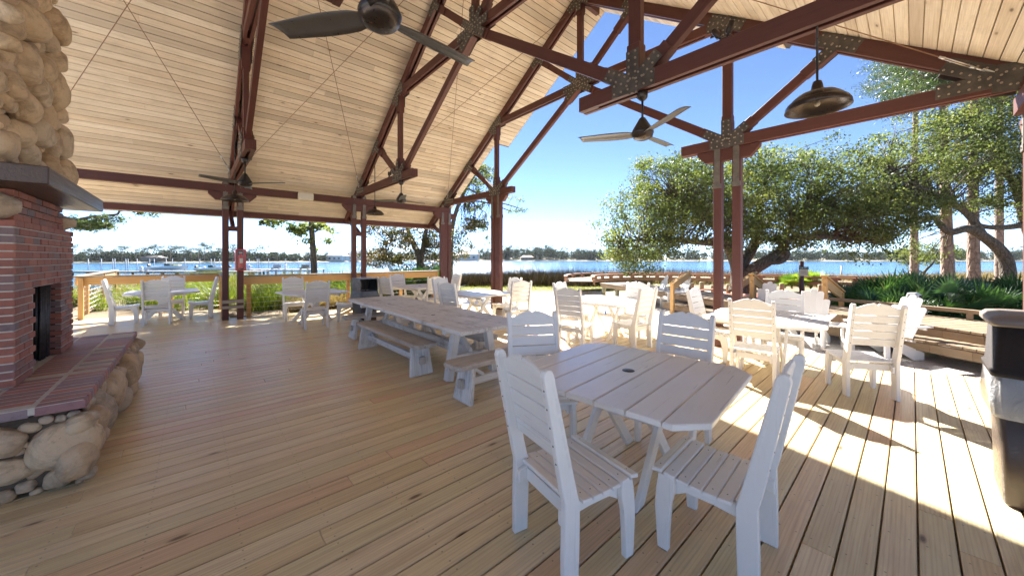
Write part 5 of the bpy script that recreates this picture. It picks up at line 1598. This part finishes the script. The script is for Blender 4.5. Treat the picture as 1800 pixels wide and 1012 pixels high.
def stuff_blades(name, n, zr, lr, hgt, w, mat, label, cond=None, lean=.25, bend=.3, seg=2, clump=None, seed=3, cat=None):
    g = np.random.default_rng(seed)
    z = g.uniform(*zr, n * 2); l = g.uniform(*lr, n * 2)
    if clump:
        cz = g.uniform(*zr, clump); cl = g.uniform(*lr, clump); i = g.integers(0, clump, n * 2)
        z = cz[i] + g.normal(0, .10, n * 2); l = cl[i] + g.normal(0, .10, n * 2)
    x = z * cA + l * sA; y = z * sA - l * cA
    k = np.ones(len(z), bool) if cond is None else cond(z, l, x, y)
    z, l, x, y = z[k][:n], l[k][:n], x[k][:n], y[k][:n]
    h = ground_h(z, l); h = np.maximum(h, ZWAT - .1)
    base = np.stack([x * U, y * U, h * U], 1)
    hh = g.uniform(.55, 1.1, len(z)) * hgt * (1 + .25 * np.sin(l * 1.7) * np.sin(z * 1.3 + l))
    Vv, Ff, rr = blades(base, hh, w, lean, seg, bend)
    o = np_mesh(name, Vv, Ff, rr, mat); tag(o, label, cat, kind='stuff'); return o
stuff_blades('marsh_grass', 30000, (15.0, 25.0), (-9, 14), 1.12, .028, M['marsh'], 'dark brown marsh grass along the water edge', lambda z, l, x, y: (l > -3.5 + (z - 15) * -.15) | (z > 18))
stuff_blades('marsh_grass_golden', 26000, (11.5, 21.0), (3.5, 27), .85, .03, M['gold'], 'golden marsh grass behind the curved boardwalk and pines', lambda z, l, x, y: (z > np.maximum(12.2, 15.6 - (l - 3.5) * .2)) & (l < z * 1.5), seed=8)
stuff_blades('shore_shrub_grass', 9000, (13.8, 16.5), (-3.6, 5.5), .75, .035, M['marsh'], 'mixed brown and green growth at the back of the lawn', seed=12, lean=.45)
stuff_blades('lawn_grass', 22000, (11.0, 15.6), (-2.8, 6.5), .09, .012, M['lawn'], 'bright yellow-green lawn grass in front of the marsh', lambda z, l, x, y: (rng.uniform(0, 1, len(z)) < sstep(10.8, 13, z)), seg=1)
stuff_blades('tall_green_grass', 15000, (7.2, 11.0), (-9.5, -3.0), 1.05, .015, M['lime'], 'tall lime-green grass growing outside the deck railing', lambda z, l, x, y: (y > 9.15) | ((y > 7.7) & (x > .62)), lean=.5, bend=.6, seg=4, clump=120, seed=14)
stuff_blades('dry_grass_clump', 3800, (6.75, 7.6), (-4.2, -2.9), .62, .014, M['straw'], 'dry straw-coloured grass clump right of the left eave post', lambda z, l, x, y: (y > 7.65) & (x > .65), lean=.8, bend=.8, seg=4, clump=18, seed=15)
stuff_blades('dry_brush', 9000, (9.4, 12.5), (-11.5, -3.5), 1.05, .016, M['straw'], 'brown dry brush behind the tall green grass', lambda z, l, x, y: (y > 9.3), lean=.6, bend=.5, seg=3, clump=130, seed=16)
stuff_blades('shore_reeds', 2500, (13, 18), (-11, -3), 1.1, .02, M['straw'], 'sparse reeds at the waterline beyond the railing', lean=.3, seg=2, clump=60, seed=17)

# ------------------------------------------------------------------ far shore trees, houses
def far_pine(seed, umbrella=True):
    g = np.random.default_rng(seed); mb = MB(); Ht = g.uniform(8.5, 12.0)
    mb.tube([(0, 0, 0), (g.normal(0, .2), 0, Ht * .6), (g.normal(0, .3), 0, Ht * .95)], [.22, .15, .06], 5)
    C = []
    for _ in range(16 if umbrella else 26):
        if umbrella: C.append((g.normal(0, 1.5), g.normal(0, 1.5), Ht * g.uniform(.62, 1.0)))
        else: C.append((g.normal(0, 1.9), g.normal(0, 1.9), Ht * g.uniform(.15, .85)))
    C = np.array(C); per = 45; idx = np.repeat(np.arange(len(C)), per)
    P_ = C[idx] + g.normal(size=(len(idx), 3)) * np.array([.8, .8, .38])
    Vv, Ff, rr = leaf_quads(P_, .42, .6, np.clip(g.normal(.5, .25, len(C)), 0, 1)[idx])
    return mb, Vv, Ff, rr
fps = []
for s_ in range(5):
    mb, Vv, Ff, rr = far_pine(100 + s_, True)
    r = empty('pine_tree'); mb.build('trunk', M['pinebark'], r); np_mesh('crown', Vv, Ff, rr, M['farleaf'], r); fps.append([r, False])
rs = random.Random(9)
def shore_z(px):
    for (a, za), (b, zb) in zip(shore, shore[1:]):
        if a <= px <= b: return za + (zb - za) * (px - a) / (b - a)
    return 150
i = 0
for px in np.arange(120, 575, 9.5):
    z = shore_z(px) * rs.uniform(1.02, 1.10); p, used = fps[i % 5]; o = p if not used else copy_tree(p); fps[i % 5][1] = True; i += 1
    x, y = DP(px + rs.uniform(-4, 4), z); k = rs.uniform(.50, .72) * (1.0 + .22 * math.exp(-((px - 350) / 90) ** 2)) * (.72 if px > 470 else 1)
    o.location = W(x, y, ZWAT + .3); o.scale = (k, k, k); o.rotation_euler = (0, 0, rs.uniform(0, 6))
    tag(o, 'tall flat-topped pine on the far left shore', 'tree', 'pines on the far left shore')
def wood_mass(name, pxr, hts, n, label, seed, dz=(1.03, 1.16), w=3.2):
    g = np.random.default_rng(seed); Cs = []; 
    for _ in range(n):
        px = g.uniform(*pxr); z = shore_z(px) * g.uniform(*dz); x, y = DP(px, z)
        ht = g.uniform(.7, 1.1) * np.interp(px, hts[0], hts[1]); m = 9
        a = g.normal(size=(m, 3)) * np.array([w * .35, w * .35, ht * .28])
        Cs.append(np.array([x * U, y * U, (ZWAT + .25) * U + ht * .5]) + a)
    C = np.concatenate(Cs); per = 26; idx = np.repeat(np.arange(len(C)), per)
    P_ = C[idx] + g.normal(size=(len(idx), 3)) * np.array([.75, .75, .55])
    Vv, Ff, rr = leaf_quads(P_, .70, .7, np.clip(g.normal(.45, .28, len(C)), 0, 1)[idx])
    tag(np_mesh(name, Vv, Ff, rr, M['farleaf']), label, kind='stuff')
wood_mass('far_woodland', (100, 640), ([100, 400, 560, 640], [4.2, 4.8, 3.6, 3.4]), 260, 'dark shoreline wood under the pines across the water on the left', 1)
wood_mass('far_woodland', (640, 890), ([640, 760, 800, 890], [5.5, 6, 7, 7.5]), 150, 'low wooded shore with houses across the water in the middle', 2)
wood_mass('far_woodland', (885, 1060), ([885, 960, 1000, 1060], [10.5, 11.5, 8.5, 8.5]), 210, 'dense dark wood on the far shore right of the inner maroon post', 3)
wood_mass('far_woodland', (1055, 1900), ([1055, 1300, 1500, 1900], [8, 8, 7, 8]), 420, 'long low wood on the far shore behind the oaks', 4)
pf = None
for px, hgt in ((842, 1.0), (848, 1.15), (858, 1.1), (862, 1.0), (744, .8)):
    z = shore_z(px) * 1.01; o = copy_tree(fps[px % 5][0]); x, y = DP(px, z); o.location = W(x, y, ZWAT + .3); o.scale = (.9 * hgt,) * 3
    tag(o, 'thin lone pine standing up from the far middle shore', 'tree', 'lone pines on the far middle shore')
def house(px, w, h, roofm, label, wallm='housewall', dz=1.005):
    z = shore_z(px) * dz; x, y = DP(px, z)
    r = empty('shore_house', W(x, y, ZWAT + .25), math.atan2(sA, cA) - R(90 + random.uniform(-20, 20)), label, 'house')
    mb = MB(); mb.box((0, 0, h / 2), (w, w * .6, h), ch=.05); mb.build('wall', M[wallm], r)
    mb = MB(); hw, hd, rh = w / 2 + .4, w * .3 + .4, h * .55
    mb.add([(-hw, -hd, h), (hw, -hd, h), (hw, hd, h), (-hw, hd, h), (-hw * .6, 0, h + rh), (hw * .6, 0, h + rh)], [[0, 1, 5, 4], [1, 2, 5], [2, 3, 4, 5], [3, 0, 4], [3, 2, 1, 0]]); mb.build('roof', M[roofm], r)
    for k in (-.28, 0, .28):
        mb = MB(); mb.box((k * w, -w * .3 - .03, h * .5), (w * .13, .06, h * .42), ch=.01); mb.build('window', M['darkglass'], r)
house(590, 9, 3.2, 'houseroof2', 'pale grey-roofed house on the far shore left of the middle eave post')
house(602, 7, 3.0, 'houseroof', 'small orange-roofed house beside the middle eave post across the water')
house(626, 10, 4.2, 'houseroof2', 'wide white house across the water seen between the middle post pair')
house(662, 12, 3.5, 'houseroof2', 'low white waterfront house left of the forked oak')
house(805, 12, 3.8, 'houseroof2', 'grey-roofed house across the water right of the corner posts')
house(826, 14, 4.6, 'houseroof', 'broad house with tan roof among trees right of the corner posts')
house(270, 8, 2.0, 'fasc', 'long dark-walled house on the far left shore behind the boats', 'fasc')
house(927, 9, 2.4, 'houseroof', 'small open shelter on the pale beach of the far shore', 'fasc', .998)

# ------------------------------------------------------------------ docks, boats, pilings
def L2(px, z, h): x, y = DP(px, z); return W(x, y, h)
dr = math.atan2(sA, cA) - R(90)
r = empty('dock', L2(300, 29, ZWAT), dr, 'long low dock across the water behind the left railing', 'dock')
mb = MB()
for k in range(120): mb.box((-12 + k * .2, 0, .62), (.19, 2.2, .05), ch=.005)
mb.box((0, -1.13, .55), (24, .05, .2), ch=.01)
mb.build('planking', M['darkdock'], r)
mb = MB()
for k in range(13): 
    for s_ in (-1, 1): mb.tube([(-11.5 + k * 1.9, s_ * .9, -.6), (-11.5 + k * 1.9, s_ * .9, .6)], .12, 8)
mb.build('pilings', M['fasc'], r)
r = empty('dock', L2(500, 30.5, ZWAT), dr, 'white-edged dock with benches left of the lone pine', 'dock')
mb = MB()
for k in range(64): mb.box((-5.0 + k * .16, 0, .80), (.15, 2.0, .06), ch=.005)
mb.build('planking', M['greyp'], r)
mb = MB()
for k in range(10):
    for s_ in (-1, 1): mb.tube([(-4.9 + k * 1.08, s_ * .9, -.6), (-4.9 + k * 1.08, s_ * .9, .77)], .11, 8)
mb.box((0, -.95, .62), (10, .06, .18), ch=.01)
mb.build('pilings', M['pile'], r)
for px, lab, mt in ((485, 'grey dock box bench on the white-edged dock', 'greyp'), (535, 'dark framed bench at the right end of the white-edged dock', 'grey_wood')):
    r = empty('dock_bench', L2(px, 30.5, ZWAT) + Vector((0, 0, .832)), dr, lab, 'bench')
    mb = MB(); mb.box((0, .25, .35), (1.1, .06, .55), ch=.01); mb.box((0, 0, .2), (1.1, .5, .06), ch=.01); mb.build('seat', M[mt], r)
    for s_ in (-1, 1): mb = MB(); mb.box((s_ * .5, 0, .1), (.08, .5, .2), ch=.01); mb.build('leg', M[mt], r)
p0 = None
for k, px in enumerate([155, 178, 198, 202, 221, 225, 241, 263, 271, 292, 303, 325, 351, 371, 377, 386, 438, 452, 455, 472, 502, 524, 544]):
    zp = 33 + (k % 4) * 1.5 if px < 400 else 34.5 + (k % 2)
    if p0 is None:
        mb = MB(); mb.tube([(0, 0, -.5), (0, 0, 2.15)], .05, 8); mb.lathe([(.05, 2.15), (.062, 2.16), (.001, 2.28)], n=8); p0 = o = mb.build('mooring_piling', M['pile'])
    else: o = p0.copy(); sc.collection.objects.link(o)
    o.location = L2(px, zp, ZWAT); tag(o, 'slim pale mooring piling standing in the water by the docks', 'piling', 'mooring pilings by the docks')
o = p0.copy(); sc.collection.objects.link(o); o.location = L2(1479, 24, ZWAT - .05); o.scale = (1.4, 1.4, .75); tag(o, 'lone dark piling in the water above the golden marsh grass', 'piling'); o['group'] = ''
del o['group']
def boat(px, zb, L, label, cover, zoff=.35):
    r = empty('motor_boat', L2(px, zb, ZWAT) + Vector((0, 0, zoff)), dr + R(6), label, 'boat')
    mb = MB(); secs = []; vs = []; fs = []
    n = 12
    for i in range(n + 1):
        t = i / n; x = -L / 2 + L * t
        w = L * .19 * (1 - max(0, (t - .45) / .55) ** 2.2) + .01; hh = .32 + .16 * t * t
        for (yy, zz_) in ((-w, hh), (-w * .85, .08 + .1 * t), (0, -.12 + .30 * max(0, t - .6) ** 1.2), (w * .85, .08 + .1 * t), (w, hh)): vs.append((x, yy, zz_))
    for i in range(n):
        for k in range(4): a = i * 5 + k; fs.append([a, a + 5, a + 6, a + 1])
        fs.append([i * 5 + 4, i * 5 + 9, i * 5 + 5, i * 5])
    fs.append([0, 1, 2, 3, 4]); mb.add(vs, fs, None, False); mb.build('hull', M['boat'], r)
    mb = MB(); mb.add([(-.1, -L * .13, .40), (.55, -L * .11, .42), (.75, 0, .43), (.55, L * .11, .42), (-.1, L * .13, .40), (-.2, -L * .11, .66), (.25, -L * .08, .66), (.35, 0, .66), (.25, L * .08, .66), (-.2, L * .11, .66)],
            [[0, 1, 6, 5], [1, 2, 7, 6], [2, 3, 8, 7], [3, 4, 9, 8], [5, 6, 7, 8, 9], [4, 0, 5, 9]]); mb.build('windscreen', M['darkglass'], r)
    mb = MB(); mb.box((.95, 0, .47), (.7, .5, .10), ch=.04); mb.build('bow_cover', M[cover], r)
    mb = MB(); mb.box((-L / 2 - .12, 0, .35), (.25, .3, .5), ch=.05); mb.build('outboard_motor', M['fan_dark'], r)
boat(297, 28.6, 4.4, 'white speedboat with yellow bow cover raised on its lift beyond the left railing', 'yellow', .95)
boat(372, 28.8, 3.4, 'small white skiff just left of the eave post with the red box', 'boat', .75)
boat(424, 30.5, 2.6, 'small boat with dark blue cover at the dock behind the red box', 'navy', .72)
for k, (px, lab, mt) in enumerate(((248, 'white dock barrel left of the speedboat', 'boat'), (257, 'pale blue dock barrel next to the speedboat', 'bluep'), (359, 'pale blue dock barrel right of the green bag', 'bluep'), (437, 'pale blue barrel at the left end of the white-edged dock', 'bluep'), (502, 'white barrel between the two dock benches', 'boat'))):
    r = empty('dock_barrel', L2(px, 29, ZWAT) + Vector((0, 0, .646)) if px < 400 else L2(px, 30.5, ZWAT) + Vector((0, 0, .832)), 0, lab, 'barrel')
    mb = MB(); mb.lathe([(.001, 0), (.16, 0), (.18, .06), (.18, .50), (.16, .54)], n=14); mb.build('body', M[mt], r)
    mb = MB(); mb.lathe([(.175, .541), (.175, .58), (.10, .62), (.001, .63)], n=14); mb.build('lid', M['boat'], r)
r = empty('green_bag', L2(350, 29, ZWAT) + Vector((0, 0, .646)), 0, 'bright green bag standing on the dock left of a blue barrel', 'bag')
mb = MB(); mb.blob((0, 0, .24), (.2, .16, .24), seed=3, sub=2); mb.build('sack', M['greenbag'], r)
mb = MB(); mb.lathe([(.05, .46), (.03, .5), (.06, .56), (.001, .55)], n=10); mb.build('tied_neck', M['greenbag'], r)
# blue tag on the middle table
tx, ty = 3.72, 2.47
r = empty('blue_tag', W(tx, ty, .34), R(20), 'small bright blue tag stuck on the legs of the middle table', 'tag')
mb = MB(); mb.box((0, 0, 0), (.045, .02, .075), ch=.006); mb.build('tag_face', paint('blue_plastic', (.02, .12, .62), (.03, .18, .7), .35, 5, .02), r)

for o in list(bpy.data.objects):
    pass

# ------------------------------------------------------------------ haze over the bay
def haze():
    m = bpy.data.materials.new('thin_bay_haze'); m.use_nodes = True; nt = m.node_tree
    nt.nodes.remove(nt.nodes['Principled BSDF'])
    v = nt.nodes.new('ShaderNodeVolumePrincipled'); v.inputs['Color'].default_value = (.86, .92, 1, 1); v.inputs['Density'].default_value = .00010; v.inputs['Anisotropy'].default_value = .2
    nt.links.new(v.outputs[0], nt.nodes['Material Output'].inputs['Volume'])
    mb = MB(); mb.box((0, 0, 8.2), (3600, 3600, 22), ch=.0); o = mb.build('haze', m); tag(o, kind='stuff')
HAZE = True
if HAZE: haze()
